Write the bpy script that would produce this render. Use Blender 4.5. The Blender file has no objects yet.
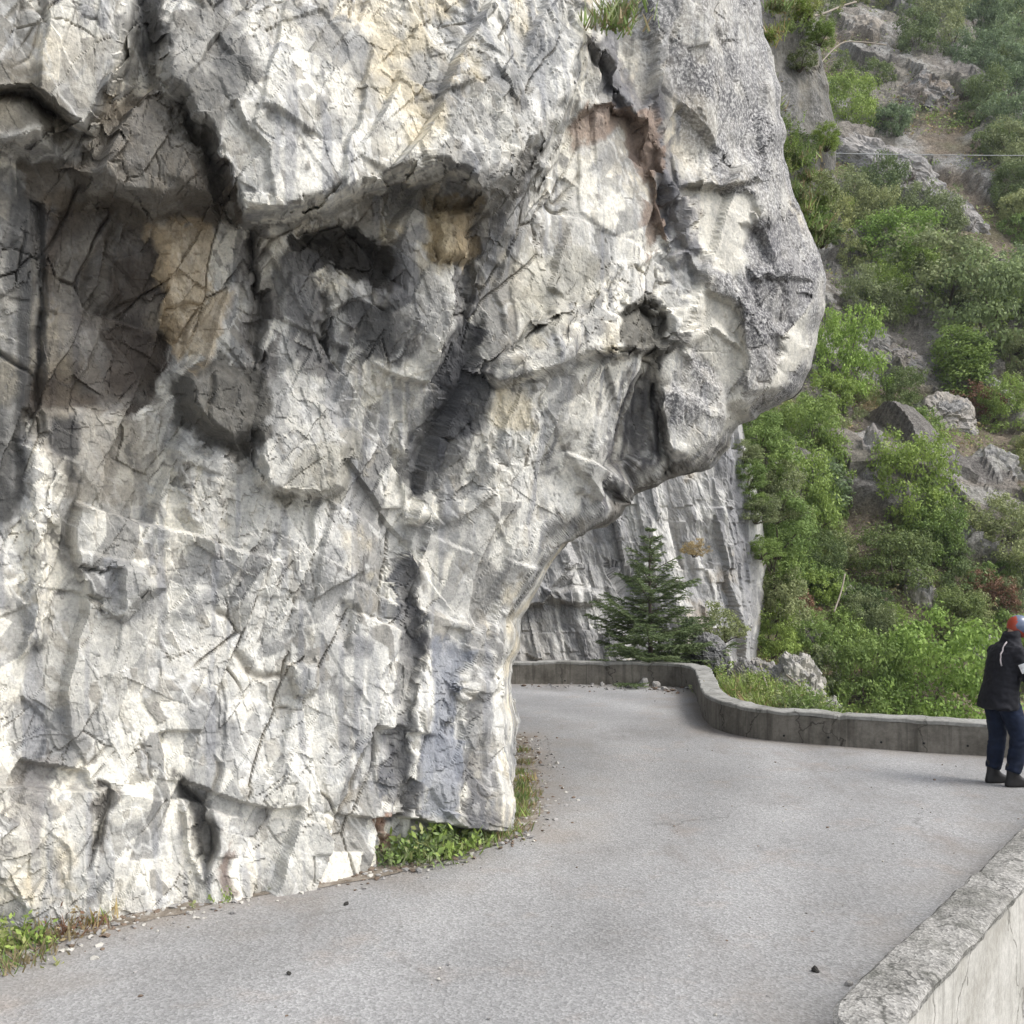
import bpy, bmesh, math, random
import numpy as np
from mathutils import Vector, Matrix

random.seed(7)
RNG = np.random.default_rng(11)
scene = bpy.context.scene
COL = scene.collection
H = 2.345                       # eye height above the road
F = 1024.0                      # focal length in pixels of the 1024 frame
HOR = 560.0                     # horizon row
HAZE = .0004                    # density of the air


def P(px, py, D):
    return ((px - 512) / F * D, D, H + (HOR - py) / F * D)


# ------------------------------------------------------------------ numpy noise
def _hash(ix, iy, iz, seed):
    h = (ix.astype(np.int64) * 374761393 + iy.astype(np.int64) * 668265263 + iz.astype(np.int64) * 2147483647 + seed * 974711) & 0xFFFFFFFF
    h = ((h ^ (h >> 13)) * 1274126177) & 0xFFFFFFFF
    h = ((h ^ (h >> 16)) * 2246822519) & 0xFFFFFFFF
    h = h ^ (h >> 15)
    return h


def _rnd(ix, iy, iz, seed):
    return _hash(ix, iy, iz, seed).astype(np.float64) / 4294967295.0


def vnoise(p, seed=0):
    """gradient-like value noise with quintic fade, returns about -1..1"""
    i = np.floor(p).astype(np.int64)
    f = p - i
    u = f * f * f * (f * (f * 6 - 15) + 10)
    out = 0
    for dx in (0, 1):
        wx = u[:, 0] if dx else 1 - u[:, 0]
        for dy in (0, 1):
            wy = u[:, 1] if dy else 1 - u[:, 1]
            for dz in (0, 1):
                wz = u[:, 2] if dz else 1 - u[:, 2]
                out = out + _rnd(i[:, 0] + dx, i[:, 1] + dy, i[:, 2] + dz, seed) * wx * wy * wz
    return out * 2 - 1


def fbm(p, octaves=4, seed=0, gain=0.5, lac=2.03):
    a, s, t = 1.0, 0.0, 0.0
    q = p.copy()
    for o in range(octaves):
        s = s + a * vnoise(q, seed + o * 17)
        t += a
        a *= gain
        q = q * lac + 13.7
    return s / t


def cells(p, seed=0, k=1.1, amp=1.0, tilt=0.6, mode='max'):
    """faceted relief: neighbouring cells carry tilted planes, the highest wins (mode max) or the nearest one shows (mode near).
    returns height, cell random, edge distance"""
    base = np.floor(p - 0.5).astype(np.int64)
    n = len(p)
    best = np.full(n, -1e9); second = np.full(n, -1e9)
    hb = np.zeros(n); rb = np.zeros(n)
    for dx in (0, 1):
        for dy in (0, 1):
            for dz in (0, 1):
                ix, iy, iz = base[:, 0] + dx, base[:, 1] + dy, base[:, 2] + dz
                c = np.stack([ix + .5 + .72 * (_rnd(ix, iy, iz, seed) - .5), iy + .5 + .72 * (_rnd(ix, iy, iz, seed + 1) - .5),
                              iz + .5 + .72 * (_rnd(ix, iy, iz, seed + 2) - .5)], 1)
                d = p - c
                o = _rnd(ix, iy, iz, seed + 3) - .5
                g = np.stack([_rnd(ix, iy, iz, seed + 4) - .5, _rnd(ix, iy, iz, seed + 5) - .5, _rnd(ix, iy, iz, seed + 6) - .5], 1) * 2 * tilt
                plane = o * amp + (g * d).sum(1)
                d2 = (d * d).sum(1)
                key = (plane - k * d2) if mode == 'max' else -d2
                m = key > best
                second = np.where(m, best, np.maximum(second, key))
                hb = np.where(m, plane if mode == 'near' else key, hb)
                rb = np.where(m, _rnd(ix, iy, iz, seed + 7), rb)
                best = np.where(m, key, best)
    return hb, rb, best - second


def _hash32(ix, iy, iz, seed):
    h = ix * np.uint32(374761393) + iy * np.uint32(668265263) + iz * np.uint32(2147483647) + np.uint32((seed * 974711) & 0xFFFFFFFF)
    h = (h ^ (h >> np.uint32(13))) * np.uint32(1274126177)
    h = (h ^ (h >> np.uint32(16))) * np.uint32(2246822519)
    return h ^ (h >> np.uint32(15))


def facets(p, p0, seed, tilt=1.0, off=.3, k=.35, wide=False):
    """angular fracture: tilted facets meeting in straight creases, without steps. p picks the facet, p0 (unwarped) keeps it flat"""
    span = (-1, 0, 1) if wide else (0, 1)
    base = np.floor(p if wide else p - 0.5).astype(np.int64)
    n = len(p); best = np.full(n, -1e9, np.float32); second = best.copy(); rb = np.zeros(n, np.float32)
    pl = (p - base).astype(np.float32); dp = (p0 - p).astype(np.float32)
    r = lambda q, sh: ((q >> np.uint32(sh)) & np.uint32(1023)).astype(np.float32) / np.float32(1023)
    for dx in span:
        ix = (base[:, 0] + dx).astype(np.uint32)
        for dy in span:
            iy = (base[:, 1] + dy).astype(np.uint32)
            for dz in span:
                iz = (base[:, 2] + dz).astype(np.uint32)
                h = _hash32(ix, iy, iz, seed); h2 = _hash32(ix, iy, iz, seed + 1)
                d0 = pl[:, 0] - (dx + .5) - .8 * (r(h, 0) - .5); d1 = pl[:, 1] - (dy + .5) - .8 * (r(h, 10) - .5); d2 = pl[:, 2] - (dz + .5) - .8 * (r(h, 20) - .5)
                key = (r(h ^ (h2 >> np.uint32(3)), 5) - .5) * off - k * (d0 * d0 + d1 * d1 + d2 * d2)
                for q, d_, e_ in ((0, d0, dp[:, 0]), (10, d1, dp[:, 1]), (20, d2, dp[:, 2])):
                    key += (r(h2, q) - .5) * (2 * tilt) * (d_ + e_)
                m = key > best
                second = np.where(m, best, np.maximum(second, key))
                rb = np.where(m, r(h2 ^ (h >> np.uint32(4)), 7), rb); best = np.where(m, key, best)
    return best.astype(float), rb.astype(float), (best - second).astype(float)


def sstep(a, b, x):
    t = np.clip((x - a) / (b - a), 0, 1)
    return t * t * (3 - 2 * t)


def sdf_poly(px, py, poly):
    """signed distance, positive inside"""
    d = np.full(px.shape, 1e18); inside = np.zeros(px.shape, bool)
    n = len(poly)
    for i in range(n):
        x1, y1 = poly[i]; x2, y2 = poly[(i + 1) % n]
        ex, ey = x2 - x1, y2 - y1
        t = np.clip(((px - x1) * ex + (py - y1) * ey) / (ex * ex + ey * ey + 1e-12), 0, 1)
        d = np.minimum(d, (px - x1 - t * ex) ** 2 + (py - y1 - t * ey) ** 2)
        if y1 != y2:
            c = ((y1 > py) != (y2 > py)) & (px < (x2 - x1) * (py - y1) / (y2 - y1) + x1)
            inside ^= c
    d = np.sqrt(d)
    return np.where(inside, d, -d)


def dist_line(px, py, pts):
    d = np.full(px.shape, 1e18)
    for (x1, y1), (x2, y2) in zip(pts[:-1], pts[1:]):
        ex, ey = x2 - x1, y2 - y1
        t = np.clip(((px - x1) * ex + (py - y1) * ey) / (ex * ex + ey * ey + 1e-12), 0, 1)
        d = np.minimum(d, (px - x1 - t * ex) ** 2 + (py - y1 - t * ey) ** 2)
    return np.sqrt(d)


def smooth_path(pts, n=8):
    """Catmull-Rom"""
    pts = [np.array(p, float) for p in pts]
    out = []
    for i in range(len(pts) - 1):
        p0 = pts[max(i - 1, 0)]; p1 = pts[i]; p2 = pts[i + 1]; p3 = pts[min(i + 2, len(pts) - 1)]
        for j in range(n):
            t = j / n
            out.append(.5 * ((2 * p1) + (p2 - p0) * t + (2 * p0 - 5 * p1 + 4 * p2 - p3) * t * t + (3 * p1 - p0 - 3 * p2 + p3) * t ** 3))
    out.append(pts[-1])
    return np.array(out)


# ------------------------------------------------------------------ object helpers
def tag(o, label=None, cat=None, group=None, kind=None):
    if label: o['label'] = label
    if cat: o['category'] = cat
    if group: o['group'] = group
    if kind: o['kind'] = kind
    return o


def np_mesh(name, verts, faces, mat=None, smooth=False, color=None, attrs=None, matidx=None):
    """faces: (n,4) or (n,3) int array"""
    me = bpy.data.meshes.new(name)
    verts = np.asarray(verts, np.float32); faces = np.asarray(faces, np.int32)
    k = faces.shape[1]
    me.vertices.add(len(verts)); me.vertices.foreach_set('co', verts.ravel())
    me.loops.add(faces.size); me.loops.foreach_set('vertex_index', faces.ravel())
    me.polygons.add(len(faces))
    me.polygons.foreach_set('loop_start', np.arange(0, faces.size, k, dtype=np.int32))
    me.polygons.foreach_set('loop_total', np.full(len(faces), k, np.int32))
    me.polygons.foreach_set('use_smooth', np.full(len(faces), bool(smooth)))
    if matidx is not None:
        me.polygons.foreach_set('material_index', np.asarray(matidx, np.int32))
    me.update(calc_edges=True)
    if color is not None:
        a = me.color_attributes.new('Col', 'FLOAT_COLOR', 'POINT')
        c = np.ones((len(verts), 4), np.float32); c[:, :3] = color
        a.data.foreach_set('color', c.ravel())
    for nm, arr in (attrs or {}).items():
        a = me.attributes.new(nm, 'FLOAT', 'POINT'); a.data.foreach_set('value', np.asarray(arr, np.float32))
    me.validate()
    for m in (mat if isinstance(mat, (list, tuple)) else [mat]):
        if m: me.materials.append(m)
    return me


def add(name, me, parent=None, loc=(0, 0, 0), rot=(0, 0, 0), scale=(1, 1, 1)):
    o = bpy.data.objects.new(name, me)
    o.location = loc; o.rotation_euler = rot; o.scale = scale
    COL.objects.link(o)
    if parent: o.parent = parent
    return o


def grid_faces(nr, nc):
    idx = np.arange(nr * nc).reshape(nr, nc)
    return np.stack([idx[:-1, :-1].ravel(), idx[:-1, 1:].ravel(), idx[1:, 1:].ravel(), idx[1:, :-1].ravel()], 1)


class MB:
    """collects quads and triangles for one mesh"""
    def __init__(self): self.v = []; self.f = []; self.m = []
    def face(self, pts, m=0):
        b = len(self.v); self.v += [tuple(p) for p in pts]; self.f.append(tuple(range(b, b + len(pts)))); self.m.append(m)
    def tube(self, pts, rad, n=8, m=0, cap=True):
        pts = [Vector(p) for p in pts]
        b = len(self.v); prev = None
        for i, p in enumerate(pts):
            t = (pts[min(i + 1, len(pts) - 1)] - pts[max(i - 1, 0)]).normalized()
            if prev is None:
                a = t.orthogonal().normalized()
            else:
                a = (prev - t * prev.dot(t)).normalized()
            prev = a; c = t.cross(a)
            r = rad[i] if isinstance(rad, (list, tuple)) else rad
            for k in range(n):
                th = 2 * math.pi * k / n
                self.v.append(tuple(p + (a * math.cos(th) + c * math.sin(th)) * r))
        for i in range(len(pts) - 1):
            for k in range(n):
                k2 = (k + 1) % n
                self.f.append((b + i * n + k, b + i * n + k2, b + (i + 1) * n + k2, b + (i + 1) * n + k)); self.m.append(m)
        if cap:
            self.f.append(tuple(b + k for k in range(n))[::-1]); self.m.append(m)
            e = b + (len(pts) - 1) * n
            self.f.append(tuple(e + k for k in range(n))); self.m.append(m)
    def rings(self, rings, m=0, cap=True):
        """rings: list of lists of points, same count"""
        b = len(self.v); n = len(rings[0])
        for r in rings: self.v += [tuple(p) for p in r]
        for i in range(len(rings) - 1):
            for k in range(n):
                k2 = (k + 1) % n
                self.f.append((b + i * n + k, b + i * n + k2, b + (i + 1) * n + k2, b + (i + 1) * n + k)); self.m.append(m)
        if cap:
            self.f.append(tuple(b + k for k in range(n))[::-1]); self.m.append(m)
            e = b + (len(rings) - 1) * n
            self.f.append(tuple(e + k for k in range(n))); self.m.append(m)
    def mesh(self, name, mats, smooth=False):
        me = bpy.data.meshes.new(name)
        me.from_pydata(self.v, [], self.f)
        me.polygons.foreach_set('material_index', self.m)
        me.polygons.foreach_set('use_smooth', [smooth] * len(self.f))
        for mt in (mats if isinstance(mats, (list, tuple)) else [mats]): me.materials.append(mt)
        me.update()
        return me


# ------------------------------------------------------------------ materials
def new_mat(name, rough=0.85, spec=0.3):
    m = bpy.data.materials.new(name); m.use_nodes = True
    nt = m.node_tree
    b = nt.nodes['Principled BSDF']
    b.inputs['Roughness'].default_value = rough
    b.inputs['Specular IOR Level'].default_value = spec
    return m, nt, b


def node(nt, t, **kw):
    n = nt.nodes.new(t)
    for k, v in kw.items():
        if k in n.inputs.keys() if hasattr(n.inputs, 'keys') else False:
            n.inputs[k].default_value = v
        else:
            setattr(n, k, v)
    return n


def noise(nt, vec, scale, detail=4, rough=.55):
    n = nt.nodes.new('ShaderNodeTexNoise')
    n.inputs['Scale'].default_value = scale; n.inputs['Detail'].default_value = detail; n.inputs['Roughness'].default_value = rough
    if vec: nt.links.new(vec, n.inputs['Vector'])
    return n.outputs['Fac']


def ramp(nt, fac, stops):
    r = nt.nodes.new('ShaderNodeValToRGB')
    e = r.color_ramp.elements
    while len(e) > 1: e.remove(e[0])
    e[0].position = stops[0][0]; e[0].color = (*stops[0][1], 1)
    for p, c in stops[1:]:
        x = e.new(p); x.color = (*c, 1)
    nt.links.new(fac, r.inputs['Fac'])
    return r.outputs['Color']


def mix(nt, a, b, fac, mode='MIX'):
    m = nt.nodes.new('ShaderNodeMix'); m.data_type = 'RGBA'; m.blend_type = mode
    for s, sock in ((a, m.inputs[6]), (b, m.inputs[7])):
        if isinstance(s, tuple): sock.default_value = (*s, 1)
        else: nt.links.new(s, sock)
    if isinstance(fac, (int, float)): m.inputs[0].default_value = fac
    else: nt.links.new(fac, m.inputs[0])
    return m.outputs[2]


def g3(v): return (v, v, v)


def bump(nt, b, fac, strength, dist, prev=None):
    n = nt.nodes.new('ShaderNodeBump')
    n.inputs['Strength'].default_value = strength; n.inputs['Distance'].default_value = dist
    nt.links.new(fac, n.inputs['Height'])
    if prev: nt.links.new(prev, n.inputs['Normal'])
    nt.links.new(n.outputs['Normal'], b.inputs['Normal'])
    return n.outputs['Normal']


def coords(nt, scale=None):
    t = nt.nodes.new('ShaderNodeTexCoord').outputs['Object']
    if scale:
        m = nt.nodes.new('ShaderNodeMapping'); m.inputs['Scale'].default_value = scale
        nt.links.new(t, m.inputs['Vector']); return m.outputs['Vector']
    return t


def rock_material(name):
    m, nt, b = new_mat(name, .88, .25)
    co = coords(nt)
    at = nt.nodes.new('ShaderNodeAttribute'); at.attribute_name = 'Col'
    sp = nt.nodes.new('ShaderNodeAttribute'); sp.attribute_name = 'speck'
    c = at.outputs['Color']
    n1 = noise(nt, co, 9, 6, .65)
    c = mix(nt, c, ramp(nt, n1, [(.3, (.70, .71, .73)), (.5, (1, 1, .99)), (.72, (1.18, 1.16, 1.12))]), .9, 'MULTIPLY')
    n2 = noise(nt, co, 48, 5, .7)
    c = mix(nt, c, ramp(nt, n2, [(.32, (.62, .62, .64)), (.5, g3(1.0)), (.7, g3(1.22))]), .75, 'MULTIPLY')
    # lichen speckle, only where the mask says so
    n3 = noise(nt, co, 34, 4, .75)
    spk = ramp(nt, n3, [(.44, (.075, .073, .078)), (.51, (.20, .195, .195)), (.60, (.50, .49, .47))])
    c = mix(nt, c, spk, sp.outputs['Fac'])
    nt.links.new(c, b.inputs['Base Color'])
    hb = bump(nt, b, noise(nt, co, 22, 6, .7), .38, .025)
    bump(nt, b, noise(nt, co, 110, 3, .6), .4, .008, hb)
    return m


ROCK = rock_material('rock')


def leaf_material(name, dark, light, rough=.6):
    m, nt, b = new_mat(name, rough, .25)
    geo = nt.nodes.new('ShaderNodeNewGeometry'); oi = nt.nodes.new('ShaderNodeObjectInfo')
    co = coords(nt)
    a = ramp(nt, geo.outputs['Random Per Island'], [(0, dark), (.55, tuple((x + y) / 2 for x, y in zip(dark, light))), (1, light)])
    n = noise(nt, co, 2.2, 2)
    c = mix(nt, a, light, ramp(nt, n, [(.42, g3(0)), (.68, g3(.75))]))
    v = ramp(nt, oi.outputs['Random'], [(0, (.78, .82, .85)), (.5, g3(1)), (1, (1.2, 1.14, .95))])
    c = mix(nt, c, v, 1.0, 'MULTIPLY')
    nt.links.new(c, b.inputs['Base Color'])
    tr = nt.nodes.new('ShaderNodeBsdfTranslucent'); nt.links.new(c, tr.inputs['Color'])
    ms = nt.nodes.new('ShaderNodeMixShader'); ms.inputs[0].default_value = .3
    out = nt.nodes['Material Output']
    nt.links.new(b.outputs[0], ms.inputs[1]); nt.links.new(tr.outputs[0], ms.inputs[2]); nt.links.new(ms.outputs[0], out.inputs['Surface'])
    return m


LEAF = {
    'bright': leaf_material('leaf_bright', (0.141, 0.229, 0.047), (0.375, 0.512, 0.122)),
    'green': leaf_material('leaf_green', (0.132, 0.202, 0.058), (0.293, 0.392, 0.112)),
    'yellow': leaf_material('leaf_yellow', (.115, .185, .05), (.27, .36, .10)),
    'greygreen': leaf_material('leaf_greygreen', (0.166, 0.201, 0.095), (0.323, 0.356, 0.162)),
    'blue': leaf_material('leaf_bluegreen', (0.126, 0.177, 0.096), (0.264, 0.34, 0.164)),
    'dark': leaf_material('leaf_dark', (0.088, 0.13, 0.053), (0.19, 0.241, 0.092)),
    'rust': leaf_material('leaf_rust', (.14, .07, .045), (.27, .16, .10)),
    'dry': leaf_material('leaf_dry', (.22, .17, .09), (.42, .34, .19)),
    'spruce': leaf_material('needle', (.06, .095, .048), (.15, .20, .10)),
}


def plain(name, col, rough=.8, spec=.3, scale=20, var=.25, bscale=None, bstr=.3, bdist=.01):
    m, nt, b = new_mat(name, rough, spec)
    co = coords(nt)
    n = noise(nt, co, scale, 5, .6)
    lo = tuple(c * (1 - var) for c in col); hi = tuple(min(1, c * (1 + var)) for c in col)
    c = ramp(nt, n, [(.3, lo), (.7, hi)])
    nt.links.new(c, b.inputs['Base Color'])
    if bscale: bump(nt, b, noise(nt, co, bscale, 5, .65), bstr, bdist)
    return m


BARK = plain('bark', (.10, .08, .065), .9, scale=15)
TWIG = plain('twig', (.24, .21, .17), .9, scale=15)

# ------------------------------------------------------------------ cliff sheets
def bilinear(gx, gy, tab, px, py):
    gx = np.array(gx, float); gy = np.array(gy, float); tab = np.array(tab, float)
    i = np.clip(np.searchsorted(gx, px) - 1, 0, len(gx) - 2); j = np.clip(np.searchsorted(gy, py) - 1, 0, len(gy) - 2)
    tx = np.clip((px - gx[i]) / (gx[i + 1] - gx[i]), 0, 1); ty = np.clip((py - gy[j]) / (gy[j + 1] - gy[j]), 0, 1)
    a = tab[j, i] * (1 - tx) + tab[j, i + 1] * tx; b = tab[j + 1, i] * (1 - tx) + tab[j + 1, i + 1] * tx
    return a * (1 - ty) + b * ty


def normals_of(V, nr, nc):
    G = V.reshape(nr, nc, 3)
    du = np.gradient(G, axis=1); dv = np.gradient(G, axis=0)
    N = np.cross(dv, du)
    N /= np.linalg.norm(N, axis=2, keepdims=True) + 1e-9
    return N.reshape(-1, 3)


def blur(A, nr, nc, k):
    G = A.reshape(nr, nc, -1)
    for _ in range(k):
        Pd = np.pad(G, ((1, 1), (1, 1), (0, 0)), mode='edge')
        G = (Pd[:-2, 1:-1] + Pd[2:, 1:-1] + Pd[1:-1, :-2] + Pd[1:-1, 2:] + 2 * G) / 6
    return G.reshape(nr * nc, -1)


SIL = [(690, -350), (735, -100), (757, 0), (766, 40), (768, 60), (777, 100), (783, 160), (794, 200), (806, 228), (818, 255), (825, 280), (824, 305), (818, 328), (813, 350), (811, 368), (803, 390),
       (796, 400), (786, 408), (768, 418), (764, 424), (746, 429), (738, 437), (733, 450), (722, 459), (712, 471), (692, 479), (674, 484), (664, 492), (643, 496), (626, 502), (617, 516), (600, 523), (588, 530), (572, 538),
       (560, 549), (546, 570), (540, 584), (531, 600), (521, 632), (515, 655), (509, 680), (511, 705), (513, 755), (519, 790), (521, 820), (526, 1075)]


def main_cliff():
    ys = np.linspace(-350, 1075, 860)
    nr = len(ys)
    S = np.interp(ys, [p[1] for p in SIL], [p[0] for p in SIL])
    jag = fbm(np.stack([ys / 22, ys * 0, ys * 0], 1), 4, 555)
    jag2 = cells(np.stack([ys / 34, ys * 0 + .5, ys * 0 + .5], 1), 557, 1, .9, .9, 'near')[0]
    S1 = 7 * jag * np.where((ys > 395) & (ys < 540), 1.5, .9) + 6 * jag2 - 2 + 6 * sstep(420, 330, ys)
    S1 = np.convolve(np.pad(S1, 7, mode='edge'), np.hanning(17)[1:-1] / np.hanning(17).sum(), mode='valid')
    u = np.concatenate([np.linspace(0, .12, 40, endpoint=False), np.linspace(.12, 1, 680)])   # coarse beyond the left edge
    nf = len(u)
    x0 = -620.0
    # column 40 sits at px -60 on every row
    uu = np.where(u < .12, u / .12, (u - .12) / .88)
    PX = np.where(u[None, :] < .12, x0 + (-60 - x0) * uu[None, :], -60 + 900 * uu[None, :])
    Se = (S + S1)[:, None]
    dd = Se - PX                                   # columns stay upright and crowd together at the outline
    PX = np.where(u[None, :] < .12, PX, Se - (dd + np.sqrt(dd * dd + 90.)) / 2)
    PY = np.repeat(ys[:, None], nf, 1)
    px, py = PX.ravel(), PY.ravel()
    gx = [-620, -200, 0, 200, 400, 520, 620, 720, 830]
    gy = [-350, 0, 200, 350, 500, 650, 820, 1075]
    tab = [[5.3, 5.7, 6.1, 6.8, 7.4, 8.0, 8.6, 9.2, 10.0],
           [5.2, 5.7, 6.1, 6.8, 7.4, 8.0, 8.7, 9.4, 10.2],
           [5.1, 5.7, 6.15, 6.8, 7.4, 7.9, 8.5, 9.2, 10.0],
           [5.1, 5.7, 6.3, 7.0, 7.6, 8.1, 8.7, 9.3, 10.2],
           [5.1, 5.7, 6.4, 7.15, 7.8, 8.5, 9.2, 9.9, 10.8],
           [5.1, 5.7, 6.42, 7.18, 7.85, 8.8, 9.5, 10, 11],
           [5.0, 5.6, 6.22, 7.04, 7.8, 9.0, 9.6, 10, 11],
           [4.9, 5.45, 6.1, 6.92, 7.7, 8.9, 9.5, 10, 11]]
    lx = np.arange(-640, 861, 12.); ly = np.arange(-362, 1090, 12.)
    LX, LY = np.meshgrid(lx, ly)
    LD = blur(bilinear(gx, gy, tab, LX.ravel(), LY.ravel()), len(ly), len(lx), 60).reshape(len(ly), len(lx))
    D = bilinear(lx, ly, LD, px, py)
    Dbase = D.copy()
    # ragged coordinates for the feature outlines
    q = np.stack([px / 60, py / 60, px * 0], 1)
    c_, s_ = math.cos(.45), math.sin(.45)
    bq = np.stack([(px * c_ + py * s_) / 26, (py * c_ - px * s_) / 44, px * 0 + .5], 1) + .5 * np.stack([fbm(q * 2, 3, 7), fbm(q * 2, 3, 8), px * 0], 1)
    _, ra, _ = cells(bq, 9, 1, .5, .5, 'near'); _, rb, _ = cells(bq * 2.4 + 3, 10, 1, .5, .5, 'near')
    wx = px + 8 * fbm(q, 4, 3) + 3 * fbm(q * 5, 2, 5) + 9 * (ra - .5) + 3 * (rb - .5)
    wy = py + 8 * fbm(q, 4, 4) + 3 * fbm(q * 5, 2, 6) + 8 * ((ra * 7.3) % 1 - .5) + 3 * ((rb * 5.7) % 1 - .5)

    def feat(poly, out, soft=7, y0=None, y1=None, warp=1.0):
        nonlocal D
        a = sdf_poly(px + (wx - px) * warp, py + (wy - py) * warp, poly)
        mk = sstep(-1.5 - .3 * soft, soft * 1.5, a)
        if y0 is not None: mk = mk * sstep(y0, y1, wy)
        D = D - out * mk
    # --- the large forms: overhangs, recesses, ledges
    feat([(140, -450), (820, -450), (660, -50), (612, 20), (580, 90), (545, 150), (515, 182), (480, 206), (440, 176), (372, 192), (320, 214), (285, 222), (235, 218), (205, 150), (150, 100)], .64, 14, -160, 205)
    feat([(205, 150), (235, 218), (150, 225), (95, 200), (60, 165), (120, 95), (150, 100)], .30, 20)
    feat([(-800, -450), (134, -450), (137, 0), (136, 30), (128, 62), (108, 110), (92, 130), (70, 120), (30, 92), (-800, 60)], .45, 9, warp=.6)
    feat([(-800, 40), (30, 86), (68, 118), (62, 152), (-800, 158)], .30, 14)
    feat([(40, 212), (110, 196), (150, 240), (185, 330), (172, 398), (140, 412), (38, 412), (34, 300)], -.09, 12, warp=.6)
    feat([(33, 200), (45, 205), (43, 410), (28, 440), (32, 300)], -.16, 6, warp=.3)
    feat([(302, 236), (352, 224), (396, 262), (398, 286), (350, 278), (316, 260)], -.12, 10)
    feat([(318, 290), (330, 286), (338, 372), (326, 376)], -.10, 6, warp=.6)
    feat([(456, 212), (470, 210), (476, 300), (462, 330), (452, 300)], -.12, 6)
    feat([(250, 228), (262, 225), (270, 330), (262, 372), (250, 350)], -.14, 6)
    feat([(182, 372), (215, 360), (248, 370), (253, 400), (250, 432), (238, 447), (205, 432), (185, 405)], .27, 9, warp=.4)
    feat([(238, 372), (300, 350), (350, 440), (352, 492), (310, 506), (262, 494), (245, 440)], .30, 8, 370, 480)
    feat([(170, 440), (235, 450), (215, 560), (190, 540)], .10, 8)
    feat([(420, 170), (470, 208), (520, 180), (500, 240), (480, 300), (440, 300), (420, 260)], -.10, 14)
    feat([(455, 330), (487, 310), (482, 380), (472, 430), (440, 462), (425, 505), (413, 480), (430, 420), (445, 370)], -.10, 14)
    feat([(400, 560), (422, 548), (427, 620), (412, 690), (408, 760), (398, 820), (385, 820), (385, 700), (395, 640)], -.14, 8)
    feat([(425, 200), (470, 208), (468, 262), (430, 266)], .16, 6)
    feat([(410, 430), (440, 470), (432, 500), (470, 480), (482, 440), (500, 470), (470, 520), (415, 530)], .10, 7)
    feat([(470, 366), (560, 304), (640, 264), (702, 262), (714, 300), (690, 348), (650, 352), (600, 357), (545, 372), (490, 388)], .36, 6, 262, 355)
    feat([(628, 312), (655, 297), (682, 315), (684, 336), (664, 354), (634, 348)], -.28, 9, warp=.6)
    feat([(636, 316), (655, 308), (672, 322), (670, 340), (650, 348), (636, 338)], .12, 9, warp=.6)
    feat([(560, 126), (600, 108), (640, 104), (668, 135), (702, 250), (640, 262), (560, 330), (540, 240)], -.14, 6)
    feat([(590, 30), (612, 20), (700, 190), (722, 245), (690, 268), (668, 240), (640, 110)], .14, 6)
    feat([(692, 182), (728, 178), (757, 186), (764, 215), (775, 262), (745, 296), (742, 330), (738, 425), (700, 405), (664, 385), (690, 335), (716, 262)], -.09, 7, warp=.8)
    feat([(686, 150), (730, 150), (765, 160), (764, 182), (722, 180), (692, 184)], .16, 4, 140, 178, warp=.5)
    feat([(745, 185), (765, 190), (790, 250), (775, 262), (757, 225)], .08, 4, warp=.5)
    feat([(690, 340), (712, 322), (742, 345), (742, 352), (712, 332), (692, 348)], .08, 3, warp=.4)
    feat([(700, 250), (720, 270), (745, 300), (738, 315), (708, 296)], .14, 5, warp=.5)
    feat([(664, 345), (690, 345), (722, 385), (726, 420), (716, 440), (690, 462), (668, 450)], .16, 5, warp=.5)
    feat([(590, 480), (612, 430), (628, 385), (662, 358), (668, 452), (645, 470), (612, 484), (596, 506)], -.16, 10, warp=.8)
    feat([(659, 380), (668, 380), (674, 470), (662, 472)], -.30, 6, warp=.4)
    feat([(596, 480), (612, 476), (616, 496), (600, 502)], -.3, 6, warp=.6)
    feat([(745, 228), (800, 205), (818, 280), (790, 330), (760, 332), (745, 290)], -.10, 6)
    feat([(745, 250), (815, 238), (818, 282), (750, 284)], .13, 5, 240, 282)
    feat([(738, 302), (800, 330), (812, 345), (792, 394), (745, 398), (742, 350)], .12, 5, warp=.6)
    feat([(700, 40), (768, 30), (778, 120), (765, 160), (722, 150)], -.07, 6)
    feat([(770, 330), (792, 335), (790, 352), (776, 360), (768, 346)], -.12, 6, warp=.8)
    feat([(85, 560), (150, 570), (165, 592), (120, 617), (85, 596)], .14, 5)
    feat([(180, 775), (205, 800), (214, 850), (200, 882), (188, 850)], -.17, 6, warp=.5)
    feat([(104, 780), (114, 790), (101, 842), (86, 874), (92, 820)], -.14, 5, warp=.5)
    feat([(286, 660), (320, 655), (318, 695), (292, 702)], .10, 5)
    feat([(338, 600), (358, 605), (352, 650), (336, 640)], -.08, 5)
    feat([(440, 680), (500, 672), (502, 690), (470, 698)], .09, 4)
    feat([(20, 440), (60, 430), (58, 640), (25, 660)], .10, 12)
    feat([(455, 205), (520, 150), (555, 165), (540, 188), (490, 214)], .12, 5)
    # --- turn the surface away at its outline
    pj = px - np.repeat(S1, nf); ds = np.where(pj >= np.repeat(S, nf), 0, dist_line(pj, py, [(a, b) for a, b in SIL]))
    w = np.interp(py, [-350, 370, 400, 530, 570, 640, 1075], [80, 70, 34, 30, 40, 50, 50])
    R = np.interp(py, [-350, 370, 400, 530, 570, 640, 1075], [1.1, 1.1, 1.7, 1.7, 1.3, 1.2, 1.2])
    t = np.clip(1 - ds / w, 0, 1)
    rounding = R * (1 - np.sqrt(np.maximum(0, 1 - t * t * .985)))
    D = D + rounding; Dbase = Dbase + rounding
    gy_, gx_ = np.gradient(D.reshape(nr, nf))
    px_step = np.abs(np.gradient(px.reshape(nr, nf), axis=1))
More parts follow.
